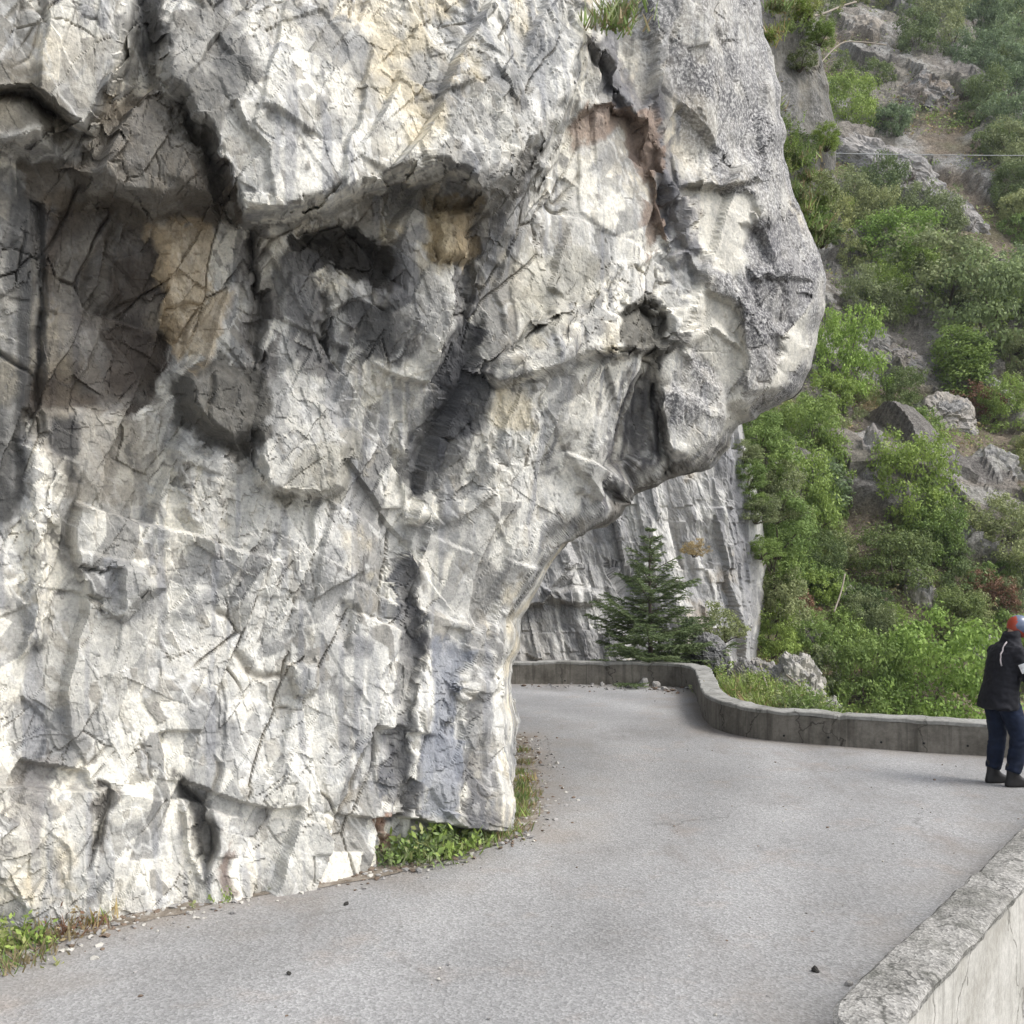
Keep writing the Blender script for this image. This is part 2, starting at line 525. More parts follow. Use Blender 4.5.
    steep = np.hypot(gy_ / 1.657, gx_ / np.maximum(px_step, .3)).ravel()
    steep = blur(1 / (1 + (steep / .016) ** 2), nr, nf, 8)[:, 0]
    front = np.stack([(px - 512) / F * D, D, H + (HOR - py) / F * D], 1).reshape(nr, nf, 3)
    # --- behind the outline the rock runs on: a grassy groove and a rib above, a plain corner below
    Ps = front[:, -1]
    b = 1 - sstep(235, 300, ys)
    ribpx = np.interp(ys, [-350, 0, 50, 100, 150, 210, 260], [775, 806, 818, 830, 834, 826, 812])
    def row_smooth(v, k):
        for _ in range(2):
            v = np.convolve(np.pad(v, k, mode='edge'), np.ones(2 * k + 1) / (2 * k + 1), mode='valid')
        return v
    Dm = row_smooth(Ps[:, 1], 22); Sm = row_smooth(S + S1, 4)
    Pm = np.stack([(Sm - 512) / F * Dm, Dm, H + (HOR - ys) / F * Dm], 1)
    Dr = row_smooth(Ps[:, 1], 60) + 2.4
    ctrl = [Ps]
    def low(dx, dy): return np.stack([Pm[:, 0] + dx, Pm[:, 1] + dy, Pm[:, 2]], 1)
    rib = np.stack([(ribpx - 512) / F * Dr, Dr, H + (HOR - ys) / F * Dr], 1)
    for lo, up in (((-.34, .55), low(-.40, .8)), ((-.55, 1.5), rib - np.array([.55, .7, 0])), ((-.8, 2.3), rib), ((-1.6, 3.6), rib + np.array([-.9, 1.9, 0])), ((-9, 5.2), rib + np.array([-9, 3.5, 0]))):
        ctrl.append(low(*lo) * (1 - b[:, None]) + up * b[:, None])
    ctrl = np.stack(ctrl, 1)
    nw = 130
    tt = np.concatenate([np.linspace(0, 3, 96)[1:], np.linspace(3, 5, 36)[1:]])
    seg = np.minimum(tt.astype(int), 4); f = tt - seg
    pad = np.concatenate([ctrl[:, :1] * 2 - ctrl[:, 1:2], ctrl, ctrl[:, -1:]], 1)
    a0, a1, a2, a3 = (pad[:, seg + k] for k in range(4))
    f = f[None, :, None]
    wrap = .5 * (2 * a1 + (a2 - a0) * f + (2 * a0 - 5 * a1 + 4 * a2 - a3) * f * f + (3 * a1 - a0 - 3 * a2 + a3) * f ** 3)
    nw = wrap.shape[1]
    V = np.concatenate([front, wrap], 1)
    nc = nf + nw
    fb = np.stack([(px - 512) / F * Dbase, Dbase, H + (HOR - py) / F * Dbase], 1).reshape(nr, nf, 3)
    VB = np.concatenate([fb, wrap], 1).reshape(-1, 3)
    PXa = np.concatenate([wx.reshape(nr, nf), np.full((nr, nw), 5000.0)], 1).ravel()
    PYa = np.concatenate([wy.reshape(nr, nf), np.repeat(ys[:, None], nw, 1)], 1).ravel()
    RPX = np.concatenate([px.reshape(nr, nf), np.full((nr, nw), 900.0)], 1).ravel()
    V = V.reshape(-1, 3)
    N = blur(normals_of(VB, nr, nc), nr, nc, 25)
    N /= np.linalg.norm(N, axis=1, keepdims=True) + 1e-9
    if N[len(N) // 2, 1] > 0: N = -N
    # --- fractured relief
    wv = np.stack([fbm(V * 1.5, 3, 21), fbm(V * 1.5, 3, 22), fbm(V * 1.5, 3, 23)], 1)
    w2 = np.stack([fbm(V * 7, 3, 24), fbm(V * 7, 3, 25), fbm(V * 7, 3, 26)], 1)
    def lean(a, b=0.):
        c, s_ = math.cos(a), math.sin(a)
        return np.stack([V[:, 0] * c - V[:, 2] * s_, V[:, 1] + b * V[:, 2], V[:, 0] * s_ + V[:, 2] * c], 1)
    def layer(a, sc, seed, warp, tilt, off, k=.35, b=0., wide=False):
        sc = np.array(sc); L0 = lean(a, b)
        return facets((L0 + .09 * wv + warp * w2) * sc + seed, L0 * sc + seed, seed, tilt, off, k, wide)
    Q = lean(.32) + .1 * wv; Q2 = lean(-.55) + .1 * wv
    h1, r1, e1 = layer(.35, (1.25, .9, .62), 31, 0, 1.15, .55, .36, wide=True)
    h2, r2, e2 = layer(.30, (2.9, 2.0, 1.35), 41, 0, 1.3, .7, .42, wide=True)
    h2b, r2b, e2b = layer(-.55, (3.3, 2.0, 1.2), 45, 0, 1.3, .7, .42, wide=True)
    h3, r3, e3 = layer(.55, (7.2, 5, 3.2), 51, .003, 1.4, .7, .42, wide=True)
    h4, r4, e4 = layer(-.3, (15, 10, 7.5), 61, .012, 1.2, .4)
    h5, r5, e5 = layer(.3, (33, 22, 17), 71, .006, 1.2, .4)
    # worn edges: the big breaks are a few grains wide
    def soft(h, k): return blur(np.stack([h], 1), nr, nc, k)[:, 0]
    h6, r6, e6 = layer(.14, (5.2, 3.6, 1.15), 81, 0, 1.4, .6, .45, wide=True)
    fresh = np.zeros(len(V))
    for poly in ([(697, 186), (728, 182), (748, 188), (760, 216), (752, 262), (736, 290), (716, 272), (716, 236)], [(690, 312), (712, 294), (740, 316), (747, 346), (737, 402), (714, 376), (690, 348)],
                 [(716, 402), (746, 388), (750, 422), (714, 442)], [(788, 332), (820, 300), (815, 346), (790, 392), (775, 402)]):
        a = sstep(-2, 6, sdf_poly(PXa, PYa, poly)); fresh = np.maximum(fresh, a)
    calm = np.clip(sstep(690, 730, RPX) * sstep(440, 380, PYa), 0, 1)               # the prow side is smoother
    slab = np.clip(sstep(0, 12, sdf_poly(PXa, PYa, [(565, 130), (640, 110), (690, 245), (570, 320)])), 0, 1)
    h1, h2, h2b, h6 = soft(h1, 1), soft(h2, 1), soft(h2b, 1), soft(h6, 1)
    st_ = steep.reshape(nr, nf); lk = np.clip(np.arange(nw) / 60, 0, 1)[None]
    edge = np.concatenate([st_, st_[:, -1:] * (1 - lk) + .5 * lk], 1).ravel()
    h1, h2, h2b, h3, h4, h5, h6 = (h - h.mean() for h in (h1, h2, h2b, h3, h4, h5, h6))
    h1 = h1 * np.concatenate([np.ones((nr, nf)), 1 - .85 * lk.repeat(nr, 0)], 1).ravel()
    rough = (1 - .55 * calm - .5 * slab) * (1 - .75 * fresh) * (.4 + .6 * edge)
    rg = fbm(V * .75, 2, 77); rg2 = fbm(V * .9 + 7, 2, 79)
    big = np.clip(.8 + 1.1 * rg, .15, 1.3); bigb = np.clip(.8 - 1.1 * rg, .15, 1.3)
    crumb = np.clip(.75 + 1.2 * rg2, .12, 1.4)
    disp = .20 * h1 * (.45 + .55 * rough) + (.110 * h2 * big - .085 * h2b * bigb) * rough + (.038 * h3 * crumb * (.4 + .6 * edge) + .046 * h6 * np.clip(.75 - 1.1 * rg2, .1, 1.2)) * rough + (.016 * h4 + .0065 * h5) * (.35 + .65 * rough) * crumb * edge ** 1.5 + .03 * fbm(V * 1.6, 3, 90) + .005 * edge * fbm(V * 14, 3, 94)
    disp -= blur(np.full((len(V), 1), float(np.mean(disp[::7]))), nr, nc, 1)[:, 0]
    wr_ = np.concatenate([np.zeros((nr, nf)), np.clip(np.arange(nw) / 45, 0, 1)[None].repeat(nr, 0)], 1).ravel()
    disp = disp * (1 - .6 * wr_) + .10 * wr_ * fbm(V * 1.8, 5, 97)
    gap = np.concatenate([(Se - px.reshape(nr, nf)), np.zeros((nr, nw))], 1).ravel()
    tap = sstep(0, 26, gap); tap = np.where(RPX > 890, wr_, tap)
    disp = disp * (.5 + .5 * tap) - .02
    # a few open joints
    crack = np.exp(-(e2 / .018) ** 2) * sstep(.05, .3, fbm(V * .9, 2, 95))
    crack3 = np.exp(-(e3 / .02) ** 2) * sstep(.1, .4, fbm(V * 1.9 + 4, 2, 96))
    disp -= .045 * crack * rough + .02 * crack3
    V = V + N * disp[:, None]
    # --- rock colour, with shade of cracks and hollows painted in
    n1 = fbm(V * .8, 4, 101); n2 = fbm(V * 2.4, 4, 102); n3 = fbm(V * 6, 3, 103)
    C = np.empty((len(V), 3)); C[:] = (.66, .635, .565)
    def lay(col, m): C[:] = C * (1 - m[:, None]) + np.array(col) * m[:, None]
    lay((.57, .56, .525), sstep(.0, .45, n1) * .8)
    lay((.60, .53, .41), sstep(.05, .5, -n1 + .35 * n2) * .75)
    lay((.36, .355, .335), sstep(.58, .70, r2 + .35 * n2) * .65)
    lay((.22, .22, .215), sstep(.74, .82, r3 + .35 * n2) * .7)
    lay((.15, .148, .145), sstep(.86, .9, r6 + .25 * n2) * .7)
    lay((.38, .375, .36), sstep(.3, .1, r6 + .3 * n2) * .6)
    lay((.17, .17, .17), sstep(.93, .96, r4 + .12 * n2) * .7)
    lay((.60, .53, .39), sstep(.3, .55, fbm(V * 1.7 + 9, 4, 107)) * .7)
    lay((.30, .28, .24), sstep(.80, .86, r4) * .55)
    lay((.70, .69, .66), sstep(.80, .92, r4 * .4 + r3 * .4 + .3 * n3 + .1) * .7)
    lay((.27, .27, .265), sstep(.16, .42, n2 - .2 * n1) * .65)
    crack_shade = 1 - np.abs(fbm(Q * np.array([4.2, 2.5, 1.6]), 4, 108, .6))  # thin crack lines, their shade painted into the colour
    lay((.10, .095, .09), sstep(.972, .99, crack_shade) * sstep(-.05, .3, fbm(V * 1.2, 3, 109)) * .75)
    lay((.68, .67, .64), sstep(.96, .99, 1 - np.abs(fbm(Q2 * np.array([3, 2, .9]), 4, 110, .6))) * .55)
    lay((.30, .27, .22), np.clip(crack * .8 + crack3 * .5, 0, 1) * .8)
    st = vnoise(np.stack([V[:, 0] * 13 + V[:, 1] * 9, V[:, 1] * 2, V[:, 2] * .8], 1), 105) + .5 * vnoise(np.stack([V[:, 0] * 30, V[:, 1] * 9, V[:, 2] * 1.6], 1), 106)
    lay((.23, .235, .25), sstep(.3, .75, st + .4 * n1 - .1) * .55)
    def stain_shade(poly, col, op, soft=9, mod=None, warp=1):  # real rock stains, plus shade painted in hollows and under the lip
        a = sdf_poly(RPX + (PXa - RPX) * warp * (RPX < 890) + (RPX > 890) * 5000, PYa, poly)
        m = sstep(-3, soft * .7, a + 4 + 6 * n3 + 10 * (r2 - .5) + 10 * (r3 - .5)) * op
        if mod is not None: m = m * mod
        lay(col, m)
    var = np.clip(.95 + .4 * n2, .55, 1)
    stain_shade([(40, 205), (110, 195), (150, 240), (185, 330), (172, 398), (140, 414), (36, 414), (32, 300)], (0.046, 0.035, 0.027), .92, mod=np.clip(.95 + .5 * n2, .4, 1))
    stain_shade([(75, 160), (130, 92), (215, 150), (238, 217), (130, 224), (30, 205), (25, 165)], (0.085, 0.070, 0.052), .88, mod=var)
    stain_shade([(-640, 165), (12, 168), (42, 212), (38, 330), (26, 440), (2, 520), (-640, 620)], (0.070, 0.069, 0.067), .9, 12, mod=np.clip(.95 + .4 * st, .5, 1))
    stain_shade([(302, 238), (346, 225), (376, 238), (400, 268), (394, 284), (362, 280), (338, 268), (314, 262)], (.030, .027, .024), .93, 5)  # shade of the recess painted nearly black
    stain_shade([(350, 302), (394, 296), (404, 350), (380, 362), (360, 340)], (.15, .145, .14), .75, 5, mod=var)
    stain_shade([(452, 212), (472, 208), (478, 300), (464, 335), (450, 300)], (.07, .07, .075), .8, 5, mod=var)
    stain_shade([(398, 236), (412, 230), (404, 300), (396, 296)], (.16, .16, .165), .7, 5)
    stain_shade([(296, 262), (312, 262), (322, 330), (330, 372), (312, 372), (300, 330)], (.10, .098, .10), .75, 5)
    stain_shade([(250, 228), (264, 225), (272, 330), (262, 372), (248, 350)], (.14, .13, .12), .7, 5)
    stain_shade([(352, 300), (390, 305), (396, 356), (374, 362)], (0.075, 0.075, 0.075), .8)
    stain_shade([(180, 372), (215, 358), (250, 370), (256, 400), (252, 432), (238, 449), (205, 434), (183, 405)], (0.085, 0.080, 0.070), .88, 5)
    stain_shade([(455, 330), (490, 308), (485, 380), (475, 430), (442, 462), (428, 508), (411, 480), (428, 420), (443, 370)], (0.043, 0.044, 0.050), .85, mod=var)
    stain_shade([(398, 560), (424, 546), (428, 620), (414, 690), (410, 760), (398, 822), (382, 822), (384, 700), (393, 640)], (0.060, 0.062, 0.072), .8, mod=var)
    stain_shade([(430, 630), (465, 650), (455, 750), (442, 805), (412, 800), (424, 720)], (0.173, 0.188, 0.225), .75, mod=var)
    stain_shade([(455, 770), (475, 750), (480, 820), (460, 830)], (0.080, 0.080, 0.090), .6)
    stain_shade([(180, 770), (207, 798), (216, 850), (200, 884), (186, 850)], (0.070, 0.068, 0.065), .85)
    stain_shade([(104, 780), (116, 788), (102, 842), (84, 876), (90, 820)], (0.110, 0.100, 0.090), .8)
    stain_shade([(20, 780), (60, 760), (50, 880), (25, 860)], (0.225, 0.210, 0.195), .6)
    stain_shade([(215, 855), (226, 848), (228, 892), (218, 892)], (0.120, 0.075, 0.055), .7, 4)
    stain_shade([(380, 815), (392, 815), (398, 850), (388, 856)], (0.270, 0.165, 0.112), .8, 4)
    stain_shade([(150, 235), (210, 230), (218, 290), (202, 345), (186, 370), (180, 330), (162, 272)], (0.486, 0.387, 0.252), .6)
    stain_shade([(425, 205), (468, 205), (466, 256), (430, 262)], (0.423, 0.324, 0.180), .6, 6)
    stain_shade([(590, 30), (622, 18), (702, 190), (720, 242), (692, 264), (662, 205)], (0.095, 0.095, 0.113), .7, mod=var)
    stain_shade([(566, 132), (600, 108), (642, 102), (668, 132), (672, 235), (652, 255), (645, 172), (620, 124), (582, 148)], (0.240, 0.176, 0.135), .8, 6)
    stain_shade([(130, 20), (222, 0), (262, 80), (205, 140), (152, 92)], (0.125, 0.122, 0.113), .75, mod=var)
    stain_shade([(138, -60), (178, -60), (172, 36), (144, 54)], (0.060, 0.060, 0.060), .75)
    stain_shade([(215, -80), (250, -80), (245, 70), (225, 60)], (0.090, 0.090, 0.090), .5, mod=var)
    stain_shade([(-640, 55), (35, 64), (62, 100), (72, 132), (30, 128), (-640, 112)], (0.135, 0.120, 0.092), .8, mod=var)
    stain_shade([(40, 415), (165, 412), (150, 505), (62, 505)], (0.247, 0.225, 0.188), .75, mod=var)
    stain_shade([(56, 425), (82, 425), (78, 480), (62, 478)], (0.040, 0.040, 0.043), .8)
    stain_shade([(132, 425), (148, 425), (146, 465), (136, 462)], (0.050, 0.050, 0.050), .7)
    stain_shade([(530, 250), (600, 260), (560, 330), (500, 350)], (0.315, 0.300, 0.247), .5, mod=var)
    stain_shade([(628, 312), (655, 297), (684, 315), (686, 336), (664, 356), (632, 350)], (0.075, 0.070, 0.058), .85, 5)  # cave hollow darkened in the colour, as its shade
    stain_shade([(590, 480), (612, 430), (628, 385), (664, 356), (670, 455), (645, 472), (612, 486), (596, 508)], (0.065, 0.062, 0.068), .85, mod=np.clip(.55 + .9 * st, .1, 1))
    stain_shade([(560, 545), (600, 505), (690, 462), (745, 425), (750, 440), (690, 485), (610, 530), (575, 540)], (0.110, 0.100, 0.085), .8)  # painted shade along the underside of the prow lip
    stain_shade([(465, 190), (540, 150), (520, 200), (470, 240)], (0.110, 0.100, 0.085), .6, mod=var)
    stain_shade([(300, 460), (352, 440), (352, 495), (270, 500)], (0.270, 0.255, 0.210), .6)
    stain_shade([(745, 228), (800, 205), (818, 280), (790, 332), (760, 334), (745, 292)], (0.075, 0.072, 0.083), .8, mod=np.clip(.8 + .6 * n3, .2, 1))
    stain_shade([(740, 300), (770, 310), (790, 345), (765, 380), (748, 345)], (0.100, 0.095, 0.095), .7, mod=var)
    lay((.60, .575, .51), fresh * .95)
    # lichen mask on the weathered prow
    a = sdf_poly(RPX, PYa, [(625, -400), (900, -400), (900, 300), (800, 402), (700, 470), (664, 400), (690, 340), (722, 250), (692, 150), (640, 20)])
    speck = sstep(-8, 14, a + 10 * n2) * (1 - fresh * .85) * np.clip(.62 + .5 * n2, .15, .9)
    # the rib behind: darker, browner
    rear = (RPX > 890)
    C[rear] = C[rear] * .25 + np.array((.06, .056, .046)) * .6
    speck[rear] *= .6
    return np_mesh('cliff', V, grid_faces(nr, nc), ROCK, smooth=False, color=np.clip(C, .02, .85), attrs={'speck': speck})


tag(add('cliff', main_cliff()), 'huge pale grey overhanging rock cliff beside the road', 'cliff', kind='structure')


def rear_cliff():
    ys = np.linspace(-60, 745, 420); nr = len(ys)
    S = np.interp(ys, [-60, 200, 380, 430, 470, 520, 560, 600, 650, 745], [690, 715, 735, 743, 752, 763, 766, 764, 757, 748])
    u = np.linspace(0, 1, 300); nf = len(u)
    PX = 420 + (S[:, None] - 420) * u[None, :]
    PY = np.repeat(ys[:, None], nf, 1)
    px, py = PX.ravel(), PY.ravel()
    D = bilinear([420, 520, 620, 700, 770], [-60, 400, 560, 745], [[24, 24, 24.5, 24.5, 25], [23.3, 23.6, 23.6, 24, 25], [23.0, 23.2, 23.4, 23.9, 25], [22.6, 22.6, 22.8, 23.6, 25]], px, py)
    D = blur(D, nr, nf, 30)[:, 0]
    q = np.stack([px / 40, py / 40, px * 0], 1)
    wx = px + 6 * fbm(q, 3, 203); wy = py + 6 * fbm(q, 3, 204)
    D -= .7 * sstep(-1, 8, sdf_poly(wx, wy, [(520, 400), (560, 480), (575, 560), (545, 610), (500, 600), (420, 560), (420, 300)]))
    D += .5 * sstep(-1, 6, sdf_poly(wx, wy, [(600, 560), (640, 570), (640, 600), (622, 598)]))
    D -= .3 * sstep(-1, 5, sdf_poly(wx, wy, [(540, 585), (580, 588), (610, 592), (605, 606), (550, 604)]))
    ds = S.repeat(nf) - px
    t = np.clip(1 - ds / 30, 0, 1)
    D = D + 1.3 * (1 - np.sqrt(1 - t * t * .98))
    front = np.stack([(px - 512) / F * D, D, H + (HOR - py) / F * D], 1).reshape(nr, nf, 3)
    Ps = front[:, -1:]
    tt = np.linspace(0, 1, 50)[1:]
    wrap = Ps + np.stack([.25 * np.sin(tt * 2) - 3.5 * tt ** 2, 9 * tt, 0 * tt], 1)[None]
    V = np.concatenate([front, wrap], 1); nc = V.shape[1]
    V = V.reshape(-1, 3)
    PXa = np.concatenate([wx.reshape(nr, nf), np.full((nr, nc - nf), 900.)], 1).ravel()
    PYa = np.concatenate([wy.reshape(nr, nf), np.repeat(ys[:, None], nc - nf, 1)], 1).ravel()
    N = blur(normals_of(V, nr, nc), nr, nc, 8); N /= np.linalg.norm(N, axis=1, keepdims=True) + 1e-9
    if N[len(N) // 2, 1] > 0: N = -N
    lean = V[:, 2] * .22
    Q = np.stack([V[:, 0] + lean, V[:, 1], V[:, 2]], 1) + .05 * np.stack([fbm(V * 2, 4, 221), fbm(V * 2, 4, 222), fbm(V * 2, 4, 223)], 1)
    an = np.array([1.5, 1.2, .5])
    Q0 = np.stack([V[:, 0] + lean, V[:, 1], V[:, 2]], 1); h1, r1, e1 = facets(Q * an * .55, Q0 * an * .55, 231, .9, .5); h2, r2, e2 = facets(Q * an * 1.4, Q0 * an * 1.4, 241, 1., .4); h3, r3, e3 = facets(Q * an * 4, Q0 * an * 4, 251, 1.1, .4)
    stv = vnoise(np.stack([Q[:, 0] * 5, Q[:, 1] * 2, Q[:, 2] * .35], 1), 260)
    tp = np.concatenate([(1 - .85 * t).reshape(nr, nf), np.full((nr, nc - nf), .3)], 1).ravel()
    V = V + (N * tp[:, None]) * (.34 * h1 - .17 * h2 + .06 * h3 + .02 * stv + .14 * fbm(Q * np.array([2.2, 2, 1.1]), 6, 261, .6))[:, None]
    n1 = fbm(V * .5, 3, 301); n2 = fbm(V * 1.6, 4, 302)
    st = vnoise(np.stack([Q[:, 0] * 2.6, Q[:, 1] * 1, Q[:, 2] * .3], 1), 305) + .5 * vnoise(np.stack([Q[:, 0] * 11, Q[:, 1] * 4, Q[:, 2] * 1.2], 1), 306) + .5 * fbm(V * 5, 3, 307)
    C = np.empty((len(V), 3)); C[:] = (.35, .345, .338)
    def lay(col, m): C[:] = C * (1 - m[:, None]) + np.array(col) * m[:, None]
    lay((.20, .205, .22), sstep(.05, .6, .6 * st + .7 * n2 + .3 * n1) * .7)
    lay((.60, .59, .56), sstep(.15, .55, -st + .5 * n2) * .75)
    lay((.36, .31, .24), sstep(.2, .5, n2 + .3 * n1) * .6)
    lay((.17, .17, .18), sstep(.75, .85, r2) * .6)
    lay((.21, .21, .22), sstep(-2, 8, sdf_poly(PXa, PYa, [(712, 440), (740, 430), (756, 600), (742, 640)])) * .6)
    lay((.62, .60, .56), sstep(-2, 8, sdf_poly(PXa, PYa, [(510, 620), (555, 610), (545, 680), (505, 690)])) * .5)
    return np_mesh('rear_cliff', V, grid_faces(nr, nc), ROCK, smooth=False, color=np.clip(C, .02, .8), attrs={'speck': np.clip(n1 * .5, 0, .4)})


tag(add('rear_cliff', rear_cliff()), 'streaked grey rock face behind the spruce and the far parapet', 'cliff', kind='structure')

# ------------------------------------------------------------------ road, walls
def gp(px, py):
    D = F * H / (py - HOR); return ((px - 512) / F * D, D)
foot = [gp(*p) for p in ((-140, 985), (0, 952), (60, 932), (130, 915), (230, 893), (380, 868), (450, 850), (515, 828), (530, 800), (527, 765), (520, 735))]


far_path = [(-9, 19.6), (-4, 19.5), (.1, 19.4), (1.4, 19.3), (2.4, 19.2), (3.0, 19.0), (3.24, 18.4), (3.06, 16.8), (2.84, 15.2), (2.84, 14.2), (3.15, 13.5), (3.7, 13.1), (4.4, 12.75), (5.66, 12.25), (6.9, 11.75), (7.6, 11.3), (7.75, 10.9)]
FARP = smooth_path(far_path, 10)
near_path = [(1.42, -3), (1.40, 1), (1.37, 3.4), (1.345, 4.1), (1.375, 4.33), (1.53, 4.58), (2.6, 5.94), (3.63, 7.27), (5.2, 9.3), (6.6, 11.0), (6.95, 11.25)]
NEARP = smooth_path(near_path, 10)
road_poly = [(-9, -3), (-9, 19.6)] + [tuple(p) for p in FARP[1:]] + [(7.0, 11.2)] + [tuple(p) for p in NEARP[::-1]]
EDGE = [(tuple(p)) for p in FARP]


def asphalt():
    m, nt, b = new_mat('asphalt', .9, .2)
    co = coords(nt)
    big = noise(nt, co, .35, 4, .6); mid = noise(nt, co, 1.6, 5, .65)
    c = ramp(nt, big, [(.3, (.212, .210, .207)), (.5, (.244, .242, .239)), (.7, (.272, .270, .267))])
    c = mix(nt, c, (.25, .205, .17), ramp(nt, mid, [(.55, g3(0)), (.72, g3(.4))]))
    sp = nt.nodes.new('ShaderNodeTexVoronoi'); sp.inputs['Scale'].default_value = 62; nt.links.new(co, sp.inputs['Vector'])
    agg = ramp(nt, sp.outputs['Color'], [(.15, g3(.68)), (.5, g3(1.0)), (.85, g3(1.4))])
    c = mix(nt, c, agg, .6, 'MULTIPLY')
    n3 = noise(nt, co, 260, 2, .6)
    c = mix(nt, c, ramp(nt, n3, [(.35, g3(.7)), (.65, g3(1.3))]), .7, 'MULTIPLY')
    # dirt washed along tracks
    st = noise(nt, coords(nt, (.9, .35, 1)), 1.1, 5, .7)
    c = mix(nt, c, (.17, .15, .135), ramp(nt, st, [(.56, g3(0)), (.72, g3(.5))]))
    di = nt.nodes.new('ShaderNodeAttribute'); di.attribute_name = 'dirt'
    c = mix(nt, c, mix(nt, (.17, .145, .12), (.25, .225, .195), noise(nt, co, 9, 5, .7)), mix(nt, g3(0), g3(.75), di.outputs['Fac']))
    ck = nt.nodes.new('ShaderNodeTexVoronoi'); ck.feature = 'DISTANCE_TO_EDGE'; ck.inputs['Scale'].default_value = .55
    wn = nt.nodes.new('ShaderNodeTexNoise'); wn.inputs['Scale'].default_value = 2.2; wn.inputs['Detail'].default_value = 6; nt.links.new(co, wn.inputs['Vector'])
    wa = nt.nodes.new('ShaderNodeVectorMath'); wa.operation = 'MULTIPLY_ADD'; wa.inputs[1].default_value = (.5, .5, 0); nt.links.new(wn.outputs['Color'], wa.inputs[0]); nt.links.new(co, wa.inputs[2]); nt.links.new(wa.outputs[0], ck.inputs['Vector'])
    ckm = mix(nt, g3(0), ramp(nt, ck.outputs['Distance'], [(.002, g3(.4)), (.007, g3(0))]), ramp(nt, noise(nt, co, .6, 3), [(.5, g3(0)), (.62, g3(1))]))
    c = mix(nt, c, (.07, .066, .06), ckm)
    ba = nt.nodes.new('ShaderNodeAttribute'); ba.attribute_name = 'band'; sm = nt.nodes.new('ShaderNodeAttribute'); sm.attribute_name = 'smear'
    c = mix(nt, c, mix(nt, c, g3(1.22), 1.0, 'MULTIPLY'), ba.outputs['Fac'])
    c = mix(nt, c, mix(nt, c, (.66, .64, .62), 1.0, 'MULTIPLY'), sm.outputs['Fac'])
    nt.links.new(c, b.inputs['Base Color'])
    h = bump(nt, b, sp.outputs['Distance'], .55, .008)
    bump(nt, b, noise(nt, co, 12, 4), .25, .02, h)
    return m


def poly_mesh(name, poly, z, mat):
    bm = bmesh.new()
    vs = [bm.verts.new((x, y, z)) for x, y in poly]
    es = [bm.edges.new((vs[i], vs[(i + 1) % len(vs)])) for i in range(len(vs))]
    bmesh.ops.triangle_fill(bm, edges=es, use_beauty=True)
    for f in bm.faces:
        if f.normal.z < 0: f.normal_flip()
    me = bpy.data.meshes.new(name); bm.to_mesh(me); bm.free(); me.materials.append(mat)
    return me


def road_mesh():
    st = .11
    ft = [tuple(q) for q in foot]
    gx_, gy_ = np.arange(-9, 8.2, st), np.arange(-3, 20.2, st)
    X, Y = np.meshgrid(gx_, gy_)
    nr, nc = X.shape
    x, y = X.ravel(), Y.ravel()
    inside = sdf_poly(x, y, road_poly)
    p = np.stack([x, y, x * 0], 1)
    z = .010 * fbm(p * .5, 3, 801) + .004 * fbm(p * 2, 2, 802)
    # the two lanes follow the bend: distance from the cliff side
    mid = [(-1.2, -3), (-.9, 3), (.4, 6.5), (1.7, 9.5), (2.3, 12.5), (1.8, 15), (.6, 17), (-2, 17.8), (-9, 18)]
    dm = dist_line(x, y, [tuple(q) for q in smooth_path(mid, 8)]) + .35 * fbm(p * .3, 2, 803)
    band = np.exp(-((dm - .85) / .42) ** 2) + .7 * np.exp(-((dm - 2.3) / .5) ** 2)
    f = grid_faces(nr, nc)
    keep = inside[f].max(1) > -.13
    keep &= inside[f].mean(1) > -.13
    me = np_mesh('road', np.stack([x, y, z], 1), f[keep], asphalt(), True, attrs={'dirt': np.clip(np.exp(-np.minimum(dist_line(x, y, ft) - .1, np.maximum(inside, 0)) / .28) + .5 * fbm(p * 3, 3, 806) * (np.minimum(dist_line(x, y, ft), inside) < .9), 0, 1), 'band': np.clip(band + .3 * fbm(p * 1.3, 3, 804), 0, 1), 'smear': .5 * sstep(.2, .7, fbm(p * np.array([1.3, .8, 1]), 5, 805, .65) + .1)})
    bm = bmesh.new(); bm.from_mesh(me); bmesh.ops.delete(bm, geom=[v for v in bm.verts if not v.link_faces], context='VERTS'); bm.to_mesh(me); bm.free()
    return me


tag(add('road', road_mesh()), 'worn grey asphalt mountain road curving round the cliff', 'road', kind='structure')


